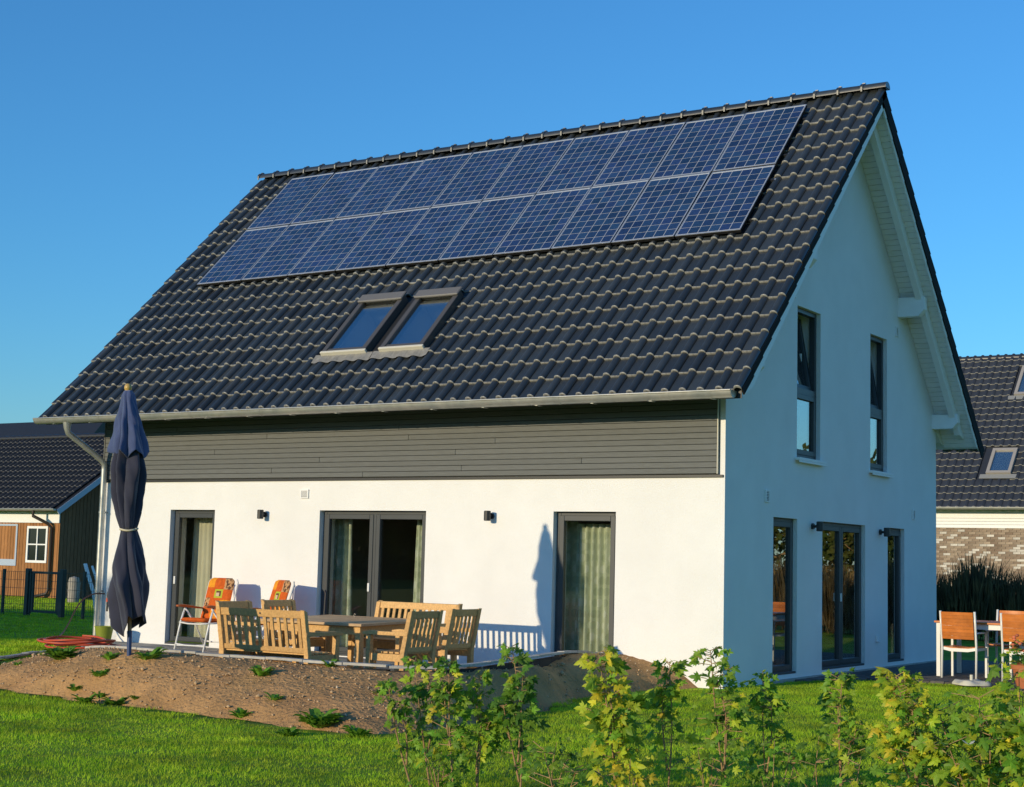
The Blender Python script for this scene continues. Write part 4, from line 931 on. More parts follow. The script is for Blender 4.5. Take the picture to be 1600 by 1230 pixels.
# folding chairs with orange patchwork cushions
def cushion(parent, name, path, wd, thick, layout, rnd=True):
    n = len(path)-1; nu = 10; vs = []; fs = []; ms = []
    mats = [m_or, m_am, m_lime, m_brn, m_crm, m_flor]
    mb = MB(); rows = 24; pts = []
    L_ = [0]
    for a, b in zip(path[:-1], path[1:]): L_.append(L_[-1]+(Vector(b)-Vector(a)).length)
    def at(t):
        d = t*L_[-1]
        for i in range(n):
            if d <= L_[i+1]+1e-9: f_ = (d-L_[i])/(L_[i+1]-L_[i]); return Vector(path[i]).lerp(Vector(path[i+1]), f_), (Vector(path[i+1])-Vector(path[i])).normalized()
        return Vector(path[-1]), (Vector(path[-1])-Vector(path[-2])).normalized()
    nu = 16
    for side in (1, -1):
        b = len(mb.v)
        for j in range(rows+1):
            t = j/rows; p, d = at(t); nrm = Vector((0, -d.z, d.y)) if d.z >= 0 else Vector((0, d.z, -d.y)); 
            wj = wd*(1-(.28*max(0, (t-.90)/.10)**2 if rnd else 0)) 
            for i in range(nu+1):
                u = i/nu*2-1; e = min(1-abs(u)**6, 1-abs(2*t-1)**14); h = thick*.5*(max(e, 0))**.5*(1+.10*math.sin(7*t*math.pi)*math.cos(u*2))
                mb.v.append(tuple(p+Vector((u*wj/2, 0, 0))+nrm*h*side))
        for j in range(rows):
            for i in range(nu):
                k = b+j*(nu+1)+i; q = (k, k+1, k+nu+2, k+nu+1); mb.f.append(q if side > 0 else q[::-1]); mb.m.append(layout((i+.5)/nu, (j+.5)/rows) if side > 0 else 0)
    return mb.build(name, mats, parent, smooth=True, fixn=False)
def lay_back(u, t):
    def sq(cu, ct, r, r2): return abs(u-cu) < r and abs(t-ct) < r2
    if sq(.52, .60, .06, .045): return 4
    if sq(.52, .60, .10, .075): return 3
    if sq(.52, .60, .15, .11): return 2
    if u > .68 and t > .72: return 5
    if u < .26 and .30 < t < .50: return 5
    if u < .34 and t > .76: return 1
    if u > .62 and .24 < t < .46: return 1
    if .35 < u < .6 and t < .2: return 4 if .42 < u < .52 and .05 < t < .13 else 1
    return 0
def lay_seat(u, t):
    if u < .3 and t > .6: return 1
    if .4 < u < .62 and .3 < t < .6: return 2
    return 0
def fold_chair(loc, rz, label):
    e = empty('folding_chair', loc, rz, label, 'chair', 'white folding chairs with orange cushions')
    back = [(0, .17, .46), (0, .22, .60), (0, .36, 1.06)]; 
    cushion(e, 'back_cushion', back, .48, .07, lay_back); cushion(e, 'seat_cushion', [(0, -.28, .46), (0, .16, .44)], .47, .06, lay_seat, False)
    for s in (-1, 1):
        x = s*.265
        MB().tube([(x, .20, .42), (x, .27, .62), (x, .385, 1.0), (x*.9, .395, 1.04)], .013, 8).build('back_post', m_silver if s > 0 else m_silver, e, smooth=True)
        MB().tube([(x, -.34, .0), (x, -.22, .44), (x, -.14, .63)], .0145, 8).build('front_leg', m_whitetube, e, smooth=True)
        MB().tube([(x*.93, .34, .0), (x*.93, .10, .36), (x*.93, -.16, .62)], .0135, 8).build('rear_leg', m_whitetube, e, smooth=True)
        mb = MB(); mb.prism([(x-.026, -.32, .665), (x-.026, -.2, .675), (x-.026, .05, .645), (x-.026, .25, .62), (x-.026, .25, .60), (x-.026, -.32, .64)], (.052, 0, 0)); mb.build('arm', m_arm, e, fixn=True, bevel=.006)
        MB().tube([(x, -.25, .415), (x, .22, .415)], .012, 8).build('seat_rail', m_whitetube, e, smooth=True)
    for y, z in ((-.31, .11), (-.25, .415), (.2, .415), (.28, .14)): MB().tube([(-.265, y, z), (-.1, y-.0, z-.015), (.1, y, z-.015), (.265, y, z)], .011, 8).build('cross_bar', m_whitetube, e, smooth=True)
    return e
fold_chair((-7.87, -.78, floor_z(-.78)+.01), math.radians(4), 'folding chair with orange patchwork cushion beside the leftmost terrace door')
fold_chair((-6.86, -.74, floor_z(-.74)+.01), math.radians(-22), 'folding chair with orange cushion between the first two terrace doors, half hidden by teak seats')

# ------------------------------------------------------------------ closed parasol
PY = -6.05; pf = pY(203.5, 1020, PY); pt_ = pY(200, 600, PY); gz = float(soil_z(np.array([pf.x]), np.array([PY]))[0]); PS = FPX/depth(pf)
par = empty('parasol', (pf.x, PY, gz-.05), 0, 'closed navy blue parasol tied with a cream strap', 'parasol')
base = Vector((pf.x, PY, gz-.05)); axis_v = (pt_-base); HP = axis_v.length; axd = axis_v.normalized()
def on_pole(ypx):             # height along the pole for a photo row
    return ((1020-ypx)/(1020-600))*HP*(1-.0)+0
ex = Vector((1, 0, 0)); ex = (ex-axd*ex.dot(axd)).normalized(); eyv = axd.cross(ex)
def pp(h, r, th): return axd*h+(ex*math.cos(th)+eyv*math.sin(th))*r
MB().tube([Vector((0,0,-.35)), axd*on_pole(975)], .024, 12).build('lower_pole', m_pole_b, par, smooth=.8)
MB().tube([axd*on_pole(978), axd*on_pole(612)], .021, 12).build('upper_pole', m_pole_w, par, smooth=.8)
mb = MB(); hk = on_pole(606); prof_k = [(0,.045),(.02,.042),(.036,.022),(.04,.0),(.036,-.02),(.022,-.036),(.03,-.045),(.03,-.055),(.018,-.07),(.0,-.072)]
n = 16; mb.add([pp(hk+z, max(r, .001), 2*math.pi*j/n) for r, z in prof_k for j in range(n)], [(i*n+j, i*n+(j+1)%n, (i+1)*n+(j+1)%n, (i+1)*n+j) for i in range(len(prof_k)-1) for j in range(n)]); mb.build('finial', m_brass, par, smooth=True)
def cloth(name, keys, nple, phase, seed, hem, amp0, amp1, twist=.6):
    # keys: (photo row, half width in photo pixels)
    q = random.Random(seed); n = 112; rows = 46; ys = [k[0] for k in keys]; ws = [k[1]/PS for k in keys]; mb = MB()
    jit = [q.uniform(-.55, .55) for _ in range(nple)]; dep_ = [q.uniform(.7, 1.3) for _ in range(nple)]
    hemj = [q.uniform(.2, 1.0) for _ in range(nple)]
    for i in range(rows+1):
        t = i/rows; yy = ys[0]+(ys[-1]-ys[0])*t; r0 = float(np.interp(yy, ys, ws))
        for j in range(n):
            th = 2*math.pi*j/n; c = th/(2*math.pi)*nple+phase+twist*.25*math.sin(2.2*t+seed)+.18*math.sin(3*th+seed); k = int(math.floor(c)) % nple; fr_ = c-math.floor(c)
            w_ = abs(2*fr_-1)                       # 1 on fold crest, 0 in the valley
            am = amp0+(amp1-amp0)*t
            r = r0*(1-am*dep_[k]*(1-w_**.8))*(1+.05*math.sin(5*th+9*t+seed)+.03*math.sin(11*th-17*t))
            drop = hem*hemj[k]*(1-w_)*max(0, t-.8)/.2+hem*.9*(hemj[k]-.5)*max(0, t-.7)/.3
            mb.v.append(tuple(pp(on_pole(yy)-drop, max(r, .012), th)))
    for i in range(rows):
        for j in range(n): mb.f.append((i*n+j, i*n+(j+1)%n, (i+1)*n+(j+1)%n, (i+1)*n+j)); mb.m.append(0)
    o = mb.build(name, m_canvas_lit if name == 'top_canopy' else m_canvas, par, smooth=True); md = o.modifiers.new('thick', 'SOLIDIFY'); md.thickness = .004; return o
cloth('top_canopy', [(611, 6), (618, 10), (650, 18), (680, 26), (700, 35)], 6, .35, 3, .10, .12, .55)
cloth('canopy', [(640, 9), (680, 18), (712, 26), (733, 30), (765, 27), (800, 20), (823, 12)], 7, .5, 5, 0, .5, .35, 1.4)
cloth('lower_canopy', [(823, 12), (845, 18), (875, 27), (905, 33), (935, 32), (958, 31)], 5, .1, 8, .15, .25, .66, 1.6)
mb = MB(); hh = on_pole(824); mb.tube([pp(hh+.012*math.sin(th*2), 13.4/PS, th) for th in [2*math.pi*j/24 for j in range(25)]], .011, 6); mb.build('strap', m_strap, par, smooth=True)

# hose, bucket, wall tap
hc = Vector((-7.15, -3.75, 0)); hz = float(soil_z(np.array([hc.x]), np.array([hc.y]))[0])
pts = []
for i in range(260):
    a = i*.13; rr_ = .40+.07*math.sin(a*.31)+.035*math.sin(a*1.7); pts.append((rr_*math.cos(a)*1.05+.05*math.sin(a*.17), rr_*math.sin(a)*.95+.04*math.cos(a*.13), .03+.022*(i/52)+.012*math.sin(a*2.3)))
he = MB().tube(pts, .014, 6).build('garden_hose', m_hose, smooth=True, loc=(hc.x, hc.y, max(hz, .05)+.02)); tag(he, 'coiled red garden hose lying on the soil beside the parasol', 'hose')
a = pY(163, 928, -.06)
hp = [Vector((a.x, -.05, a.z)), Vector((a.x-.05, -.25, a.z+.01)), Vector((a.x-.08, -.5, a.z-.12)), Vector((a.x+.1, -.9, a.z-.55)), Vector((a.x+.6, -1.5, .08)), Vector((a.x+1.5, -2.4, .1)), Vector((hc.x-.3, hc.y+.4, max(hz, .05)+.05))]
tag(MB().tube(chaikin(hp, 3), .012, 6).build('supply_hose', m_hose_b, smooth=True), 'dark red supply hose drooping from the house wall', 'hose')
tp = MB(); tp.tube([(a.x+.1, -.002, .75), (a.x+.1, -.07, .75), (a.x+.1, -.08, .70), (a.x+.1, -.08, .45)], .017, 8); tp.build('wall_tap', m_dark, house, smooth=.8); MB().tube([(a.x+.1, -.08, .60), (a.x+.1, -.08, .66)], .024, 10).build('tap_collar', m_hose, house, smooth=.8)
bq = pZ(161, 1003, 0.0); q = MB(); bb = empty('bucket', (-10.25, -.5, floor_z(-.5)), 0, 'translucent yellow-green bucket at the foot of the downpipe', 'bucket')
MB().lathe([(0,.005),(.10,.005),(.145,.25),(.15,.25),(.15,.262),(.138,.262),(.095,.012),(0,.012)], 18).build('tub', m_bucket, bb, smooth=.7); MB().tube([(.148*math.cos(t), .0+.04*math.sin(t), .25-.08*math.sin(t)) for t in [math.pi*i/10 for i in range(11)]], .004, 5).build('bail', m_silver, bb)
dh = empty('floor_socket', (0, 0, 0)) if False else None

# ------------------------------------------------------------------ seating group beside the gable
GZ = -.068
t0 = pZ(1463, 1057, GZ)+Vector((0, .12, 0)); 
tb2 = empty('side_table', (t0.x, t0.y, GZ), 0, 'white framed table with wooden top beside the gable', 'table'); LX, LY, TZ = 2.0, .95, .78
for x in (0, LX):
    for y in (0, LY): MB().box(x-.028, y-.028, 0, x+.028, y+.028, TZ-.026).build('leg', m_whitetube, tb2, bevel=.003)
for (a, b, c, d) in ((.029, -.02, LX-.029, .02), (.029, LY-.02, LX-.029, LY+.02), (-.02, .029, .02, LY-.029), (LX-.02, .029, LX+.02, LY-.029)): MB().box(a, b, TZ-.10, c, d, TZ-.027).build('apron', m_whitetube, tb2)
for i in range(9): y = -.06+i*(LY+.12)/9; MB().box(-.05, y+.002, TZ-.026, LX+.05, y+(LY+.12)/9-.003, TZ).build('top_board', m_teak2, tb2, bevel=.002)
def side_chair(loc, rz, label):
    e = empty('slatted_chair', loc, rz, label, 'chair', 'white framed chairs around the side table'); hw = .24
    for s in (-1, 1):
        MB().tube([(s*hw, .25, 0), (s*hw, .23, .42), (s*hw, .27, .70), (s*hw, .31, .93)], .017, 8).build('rear_leg', m_whitetube, e, smooth=True)
        MB().box(s*hw-.016, -.26, 0, s*hw+.016, -.225, .62).build('front_leg', m_whitetube, e, bevel=.003)
        MB().box(s*hw-.024, -.27, .622, s*hw+.024, .24, .642).build('arm', m_whitetube, e, bevel=.004)
        MB().box(s*hw-.012, -.222, .385, s*hw+.012, .21, .42).build('side_rail', m_whitetube, e)
    n = 10
    for k in range(8):
        z0 = .545+k*.047; z1 = z0+.0450; y0 = .245+(z0-.42)*.16; y1 = .245+(z1-.42)*.16; mb = MB()
        P = [(-hw+.018+(2*hw-.036)*i/n, .035*(1-(2*i/n-1)**2)) for i in range(n+1)]
        vs = [(x, y0+c, z0) for x, c in P]+[(x, y1+c, z1) for x, c in P]+[(x, y0+c+.014, z0) for x, c in P]+[(x, y1+c+.014, z1) for x, c in P]; m = n+1
        fs = [(i, i+1, m+i+1, m+i) for i in range(n)]+[(2*m+i, 3*m+i, 3*m+i+1, 2*m+i+1) for i in range(n)]+[(m+i, m+i+1, 3*m+i+1, 3*m+i) for i in range(n)]+[(i, 2*m+i, 2*m+i+1, i+1) for i in range(n)]
        mb.add(vs, fs); mb.build('back_slat', m_teak2, e)
    for k in range(6):
        y = -.24+k*.078; mb = MB(); mb.prism([(-hw+.018, y, .425), (0, y, .408), (hw-.018, y, .425), (hw-.018, y, .44), (0, y, .423), (-hw+.018, y, .44)], (0, .07, 0)); mb.build('seat_slat', m_teak2, e, fixn=True)
    mb = MB(); mb.prism([(-hw+.018, .21, .43), (-.12, .21, .415), (.12, .21, .415), (hw-.018, .21, .43), (hw-.018, .21, .39), (.12, .21, .37), (-.12, .21, .37), (-hw+.018, .21, .39)], (0, .018, 0)); mb.build('seat_rail', m_whitetube, e, fixn=True)
    return e
ca_, cb_ = pZ(1473, 1058, GZ), pZ(1525, 1063, GZ)
rzc = math.pi+math.atan2(cb_.y-ca_.y, cb_.x-ca_.x)*.4
cm_ = (ca_+cb_)/2
side_chair((cm_.x, cm_.y+.24, GZ), math.pi, 'white framed chair with slatted wooden back, nearest the gable at the side table')
side_chair((cm_.x+.84, cm_.y+.22, GZ), math.pi+.04, 'white framed chair with slatted wooden back behind the potted flowers')
side_chair((t0.x+.62, t0.y+1.32, GZ), 0, 'slatted chair on the hedge side of the side table, nearest the gable')
side_chair((t0.x+1.35, t0.y+1.30, GZ), 0, 'slatted chair on the hedge side of the side table, at the right frame edge')
gp = pZ(1518, 1070, GZ); mb = MB(); n = 40
vs = []
for k, (rr_, z) in enumerate([(0,.06),(.06,.06),(.12,.045),(.20,.05),(.235,.02),(.235,0)]):
    for j in range(n): th = 2*math.pi*j/n; f_ = 1+.09*math.cos(4*th)*(rr_ > .1); vs.append((rr_*f_*math.cos(th), rr_*f_*math.sin(th), z*(1+.25*math.cos(4*th)*(k in (2, 3)))))
mb.add(vs, [(i*n+j, i*n+(j+1)%n, (i+1)*n+(j+1)%n, (i+1)*n+j) for i in range(5) for j in range(n)])
pbse = empty('parasol_foot_stand', (gp.x, gp.y, GZ), 0, 'cream parasol stand lying on the edge of the side paving', 'parasol stand'); mb.build('foot_plate', m_trim, pbse, smooth=.8); MB().tube([(0,0,.05), (0,0,.13)], .022, 10).build('socket', m_trim, pbse, smooth=.8)
# potted flowers
pp_ = pZ(1606, 1078, -.09); pot = empty('flower_pot', (pp_.x, pp_.y, -.1), 0, 'terracotta pot of red-leaved flowers at the right frame edge', 'flower pot')
MB().lathe([(0,0),(.13,0),(.19,.27),(.215,.27),(.22,.33),(.19,.33),(.17,.28),(0,.27)], 22).build('pot', m_terra, pot, smooth=.5)
# ------------------------------------------------------------------ leaves
half = [(0,0),(.10,-.10),(.36,-.10),(.22,.10),(.40,.16),(.64,.36),(.40,.36),(.44,.60),(.18,.46),(.17,.72),(0,1.05)]
def leaf_mesh(name, m, curl=.35, fold=.25):
    out = half+[(-a, b) for a, b in reversed(half[1:-1])]
    z = lambda a, b: -fold*abs(a)*.7-curl*.5*(b-.2)**2+.05*math.sin(9*a)
    vs = [(0, .32, z(0, .32)+.03)]+[(a, b, z(a, b)) for a, b in out]; n = len(out)
    mb = MB(); mb.add(vs, [(0, i+1, (i+1) % n+1) for i in range(n)]); mb.bar((0, -.5, .02), (0, .05, 0), .02, .02)
    return mb.mesh(name, m)
PAL = {k: [leaf_mesh('leaf', m, c, f_) for c, f_ in ((.3, .2), (.7, .5), (.1, -.2))] for k, m in dict(g=m_leaf_g, d=m_leaf_d, y=m_leaf_y, yy=m_leaf_yy, o=m_leaf_o).items()}
def plant(name, label, cat, group, stems, nleaf, size, pal, seed, spread=.14, low=.15, stem_r=.008):
    q = random.Random(seed); b0 = Vector(stems[0][0]); e = empty(name, b0, 0, label, cat, group)
    keys = list(pal); wts_ = [pal[k] for k in keys]; lines = []
    for si, (a, b) in enumerate(stems):
        a, b = Vector(a)-b0, Vector(b)-b0; mid = a.lerp(b, .5)+Vector((q.uniform(-.04, .04), q.uniform(-.04, .04), 0))
        ln = chaikin([a, mid, b], 2); lines.append(ln)
        MB().tube(ln, [stem_r*(1-.75*i/(len(ln)-1)) for i in range(len(ln))], 6).build('stem', m_bark, e, smooth=True)
    tw = MB()
    for k in range(nleaf):
        ln = lines[k % len(lines)]; t = low+(1-low)*q.random()**.52; f_ = t*(len(ln)-1); i = min(int(f_), len(ln)-2); p = ln[i].lerp(ln[i+1], f_-i)
        th = q.uniform(0, 2*math.pi); rad = spread*(1.15-.65*t)*(.35+.75*q.random()); d = Vector((math.cos(th), math.sin(th), q.uniform(-.1, .55)))
        c = p+d*rad
        if q.random() < .35: tw.tube([p, c], .0028, 4, cap=False)
        s = size*q.uniform(.45, 1.05)*(1 if t < .92 else .75)
        me = PAL[q.choices(keys, wts_)[0]][q.randrange(3)]
        # blade hangs outwards, its upper side turned up and partly to the light
        yv = (Vector((d.x, d.y, q.uniform(-.95, .15)))+Vector((q.uniform(-.4, .4),)*1+(q.uniform(-.4, .4), 0))).normalized()
        nv = (Vector((q.uniform(-.65, .65)-.1, q.uniform(-.5, .5)-.75, q.uniform(.1, .9)))).normalized(); xv = yv.cross(nv).normalized(); nv = xv.cross(yv)
        o = link('leaf', me, e); o.matrix_local = Matrix.Translation(c) @ Matrix((xv, yv, nv)).transposed().to_4x4() @ Matrix.Scale(s, 4)
    if tw.v: tw.build('twigs', m_bark, e)['kind'] = 'stuff'
    return e
def at_depth(x, y, D): return CAM+ray(x, y)*D
def base_at(x, D):
    p = at_depth(x, 1235, D); return Vector((p.x, p.y, float(lawn_z(p.x, p.y))-.02))
G_, D_, Y_ = dict(g=6, d=2, y=1.2, yy=.2), dict(d=6, g=3, y=.3, o=.1), dict(y=6, yy=2.2, g=2, o=.15)
SAP = [((606, 1066), 645, 10.2, 75, .068, G_, .13, 'slender leaning maple sapling at the left end of the row'),
       ((648, 1032), 672, 10.4, 110, .07, G_, .15, 'green maple sapling second from the left in the row'),
       ((702, 1033), 710, 10.0, 120, .07, G_, .15, 'green maple sapling third from the left, below the right armchairs'),
       ((748, 1052), 744, 10.1, 130, .07, dict(g=5, y=2.5, d=1), .17, 'light green maple sapling fourth from the left in the row'),
       ((800, 1010), 813, 10.0, 150, .075, D_, .15, 'tall dark green maple sapling left of the rightmost terrace door'),
       ((935, 1020), 966, 9.6, 165, .092, Y_, .22, 'yellow-green maple sapling with large leaves before the rightmost terrace door'),
       ((1046, 1034), 1042, 9.9, 100, .08, dict(g=4, y=3, yy=.6), .15, 'maple sapling with forked stem before the house corner'),
       ((1110, 1016), 1138, 9.8, 160, .072, G_, .22, 'green maple sapling with wide top before the white wall corner'),
       ((1192, 1054), 1200, 10.0, 110, .072, dict(g=5, y=1.5), .17, 'green maple sapling at the edge of the blue shaded gable'),
       ((1316, 1052), 1314, 10.2, 130, .07, dict(g=5, d=2, y=1.5), .17, 'pointed green maple sapling standing alone on the side lawn'),
       ((1400, 1056), 1440, 9.6, 230, .078, Y_, .24, 'dense yellow-green maple sapling with a big yellow top leaf')]
for i, (tp_, bx_, D, nl, sz, pal, spr, lab) in enumerate(SAP):
    D *= 1.0; b = base_at(bx_, D); t = at_depth(*tp_, D); st_l = [(b, t)]
    q = random.Random(i+40)
    st_l.append((b.lerp(t, .25), b.lerp(t, .82)+Vector((q.choice((-1, 1))*q.uniform(.03, .08), q.uniform(-.06, .06), 0))))
    if nl > 120: st_l.append((b.lerp(t, .12), b.lerp(t, .62)+Vector((q.choice((-1, 1))*q.uniform(.05, .12), q.uniform(-.08, .08), 0))))
    plant('maple_sapling', lab, 'sapling', 'young maples planted along the lawn', st_l, int(min(nl*1.35, 298)), sz, pal, 100+i, spr*.8)
o = link('leaf', PAL['yy'][1], None); sp11 = [x for x in COL.objects if x.get('label', '').startswith('dense yellow-green maple')][0]
tl = at_depth(1395, 1052, 9.6)-sp11.location; o.parent = sp11; o.matrix_local = Matrix.Translation(tl) @ Matrix.Rotation(1.4, 4, 'Z') @ Matrix.Rotation(.5, 4, 'X') @ Matrix.Scale(.12, 4)
LOW = [((870, 1160), 872, 9.7, 150, .06, D_, .26, 'low dark leafy shrub between the dark green and yellow-green saplings'),
       ((1280, 1150), 1285, 9.8, 120, .06, dict(d=4, g=4, o=.4), .24, 'low green shrub at the foot of the lone pointed sapling'),
       ((1090, 1170), 1100, 9.5, 110, .06, dict(g=4, y=3), .24, 'low green shrub below the wide-topped sapling'),
       ((985, 1185), 990, 9.3, 80, .07, dict(y=4, yy=3, g=1), .2, 'low yellow shrub at the bottom edge of the picture'),
       ((690, 1175), 690, 9.8, 110, .058, G_, .26, 'low green shrub among the leftmost saplings'),
       ((1210, 1165), 1205, 9.7, 90, .06, G_, .22, 'low green shrub under the sapling by the gable'),
       ((1345, 1185), 1350, 9.2, 70, .085, dict(y=4, g=2), .18, 'low light green shrub left of the dense sapling'),
       ((1465, 1130), 1470, 9.9, 190, .062, dict(d=7, g=2), .26, 'dark green shrub in shade right of the dense sapling')]
for i, (tp_, bx_, D, nl, sz, pal, spr, lab) in enumerate(LOW):
    b = base_at(bx_, D); t = at_depth(*tp_, D); q = random.Random(i+70)
    st_l = [(b, t)]+[(b, b.lerp(t, q.uniform(.6, .95))+Vector((q.uniform(-.22, .22), q.uniform(-.2, .2), 0))) for _ in range(3)]
    plant('garden_shrub', lab, 'shrub', 'low shrubs between the saplings', st_l, int(nl*.5), sz, pal, 200+i, spr*.75, .1, .006)
for i, (xs, ty, D, nl, lab) in enumerate([(1530, 1090, 9.4, 280, 'broad green maple shrub left of the one at the right frame edge'), (1592, 1048, 9.3, 298, 'tall broad green maple shrub at the right frame edge')]):
    b = base_at(xs+5, D); q = random.Random(i+90); t = at_depth(xs, ty, D)
    st_l = [(b, t)]+[(b, b.lerp(t, q.uniform(.55, .98))+Vector((q.uniform(-.3, .3), q.uniform(-.25, .25), 0))) for _ in range(5)]
    plant('maple_shrub', lab, 'shrub', 'broad shrubs at the right edge', st_l, nl, .098, dict(g=5, y=3.5, d=1, yy=.3), 300+i, .30, .08, .008)
# flowers in the pot
q = random.Random(9)
for k in range(90):
    th = q.uniform(0, 6.28); rr_ = .34*math.sqrt(q.random()); c = Vector((rr_*math.cos(th), rr_*math.sin(th), .33+.34*q.random()*(1-rr_)))
    o = link('leaf', PAL[q.choices(('g', 'd', 'o', 'y'), (5, 2, 2, 2))[0]][q.randrange(3)], pot); o.location = c; o.rotation_euler = (q.uniform(-.6, .9), q.uniform(-.5, .5), q.uniform(0, 6.28)); o.scale = (.08,)*3
for k in range(16):
    th = q.uniform(0, 6.28); rr_ = .3*math.sqrt(q.random()); mb = MB(); mb.lathe([(0,-.02),(.022,-.008),(.028,.008),(.014,.02),(0,.022)], 8); o = mb.build('blossom', m_flower, pot, smooth=True, loc=(rr_*math.cos(th), rr_*math.sin(th), .5+.2*q.random()))
# butterfly on the shrub
bpos = at_depth(1514, 1163, 9.15); bf = empty('butterfly', bpos, .4, 'white butterfly resting on the shrub leaves', 'butterfly')
for s in (-1, 1):
    mb = MB(); mb.add([(0, .012, 0), (s*.018, .028, .014), (s*.036, .024, .022), (s*.034, .006, .018), (s*.026, -.004, .012), (s*.024, -.02, .010), (s*.008, -.024, .004), (0, -.006, 0)], [(0, 1, 2, 3, 4, 5, 6, 7)]); o = mb.build('wing', m_butter, bf); md = o.modifiers.new('t', 'SOLIDIFY'); md.thickness = .0008
MB().tube([(0, -.018, 0), (0, 0, .002), (0, .014, .001), (0, .02, .003)], [.0012, .0026, .0028, .0016], 6).build('body', m_dark, bf, smooth=True)

# ------------------------------------------------------------------ weeds on the soil bank
def hit_soil(x, y):
    v = ray(x, y); ts = np.linspace(9, 26, 1700); P = np.array(CAM)[None]+ts[:, None]*np.array(v)[None]; z = np.where(inside(MOUND, P[:, 0], P[:, 1]) & ~inside(TERR, P[:, 0], P[:, 1]), soil_z(P[:, 0], P[:, 1]), lawn_z(P[:, 0], P[:, 1])); k = int(np.argmax(P[:, 2] < z)); return Vector(P[k])
def weed(px, py, wpx, n, lab, kind='t', seed=0):
    p = hit_soil(px, py); rr_ = wpx/2*depth(p)/FPX; q = random.Random(seed); mb = MB()
    for k in range(n):
        th = q.uniform(0, 6.28); L_ = rr_*q.uniform(.5, 1.15); up = q.uniform(.45, 1.5); w_ = L_*q.uniform(.15, .28) if kind == 't' else L_*.3
        d = Vector((math.cos(th), math.sin(th), 0)); sd = Vector((-d.y, d.x, 0)); prev = None; o0 = d*rr_*q.uniform(0, .35)
        tt = [0, .3, .6, .85, 1]; ww = [.3, 1, .9, .5, .05]
        ps = [(o0+d*L_*t*.8+Vector((0, 0, L_*(up*t-.55*up*t*t))), w_*a) for t, a in zip(tt, ww)]
        b = len(mb.v)
        for c, w2 in ps: z_ = Vector((0, 0, w2*.4)); mb.v += [tuple(c-sd*w2+z_), tuple(c), tuple(c+sd*w2+z_)]
        for i in range(4):
            for j in range(2): mb.f.append((b+i*3+j, b+i*3+j+1, b+i*3+j+4, b+i*3+j+3)); mb.m.append(0)
    e = empty('weed', p-Vector((0, 0, .01)), 0, lab, 'weed', 'weeds on the soil bank'); mb.build('leaves', m_weed, e); return e
WD = [(96, 1030, 44, 90, 'bushy weed below the coiled hose'), (155, 1056, 26, 40, 'small weed below the parasol foot'), (118, 1078, 26, 30, 'small weed in the left group on the lower bank'), (132, 1098, 32, 34, 'dark weed at the lawn edge in the left group'), (158, 1090, 24, 26, 'slim weed in the middle of the left lower group'), (180, 1103, 34, 46, 'weed at the lawn edge right of the left group'), (212, 1092, 20, 24, 'tiny weed right of the left lower group'),
      (408, 1056, 34, 50, 'weed in the middle of the bank below the front bench'), (427, 1093, 30, 12, 'broad-leaved dock plant low on the bank'), (500, 1135, 56, 130, 'large bushy weed at the bottom right of the bank'), (378, 1120, 32, 44, 'weed at the lawn edge below the dock plant'), (516, 1042, 26, 40, 'weed beside the kerb below the table leg'), (27, 1040, 18, 24, 'tiny weed at the far left of the bank'), (172, 1030, 28, 34, 'low weed in front of the hose coil'), (232, 1030, 40, 40, 'flat weed right of the parasol foot'), (450, 1150, 34, 40, 'flat weed on the lawn edge left of the large weed'), (595, 1085, 24, 30, 'weed left of the first sapling')]
WD += [(985, 1108, 60, 120, 'leafy weed at the shaded right end of the bank'), (765, 1128, 50, 90, 'leafy weed at the lawn edge behind the saplings'), (560, 1152, 40, 50, 'low weed at the lawn edge right of the large weed')]
for i, (a, b, c, n_, lab) in enumerate(WD): weed(a, b, c*1.25, n_,  lab, 'd' if n_ == 12 else 't', i)

# ------------------------------------------------------------------ reed hedge behind the side table, trees around the garden
def reeds(name, x0, x1, y0, y1, n, h0, h1, m, label, seed):
    q = np.random.RandomState(seed); V = []; T = []
    x = q.uniform(x0, x1, n); y = q.uniform(y0, y1, n); h = q.uniform(h0, h1, n)*(1+.12*np.sin(x*2.3)+.08*np.sin(x*5.1)); a = q.uniform(0, 6.28, n); lean = q.normal(0, .13, (n, 2)); w_ = q.uniform(.012, .03, n)
    z = -.12
    c = np.stack([np.cos(a), np.sin(a)], -1)*w_[:, None]; p = np.stack([x, y], -1); st = q.uniform(0, .6, n)*h
    A0 = np.concatenate([p+lean*(st/h)[:, None]-c*.6, (z+st)[:, None]], 1); B0 = np.concatenate([p+lean*(st/h)[:, None]+c*.6, (z+st)[:, None]], 1)
    m1 = np.concatenate([p+lean*.7-c, (z+st+(h-st)*.5)[:, None]], 1); m2 = np.concatenate([p+lean*.7+c, (z+st+(h-st)*.5)[:, None]], 1)
    C0 = np.concatenate([p+lean*(1.2+h[:, None]*.3), (z+h)[:, None]], 1)
    V = np.stack([A0, B0, m2, m1, C0], 1).reshape(-1, 3); k = 5*np.arange(n)[:, None]; T = np.concatenate([k+np.array([[0, 1, 2]]), k+np.array([[0, 2, 3]]), k+np.array([[3, 2, 4]])])
    o = link(name, np_mesh(name, V, T, m)); tag(o, label, 'hedge', None, 'stuff'); return o
reeds('reed_hedge', -8, 14, 17.2, 18.6, 15000, .9, 1.75, m_reed, 'dark reedy hedge in front of the brick house', 4)
reeds('dry_reeds', 3, 34, 40, 47, 9000, 1.1, 1.7, m_field, 'strip of dry golden reeds beyond the garden, mirrored in the gable doors', 6)
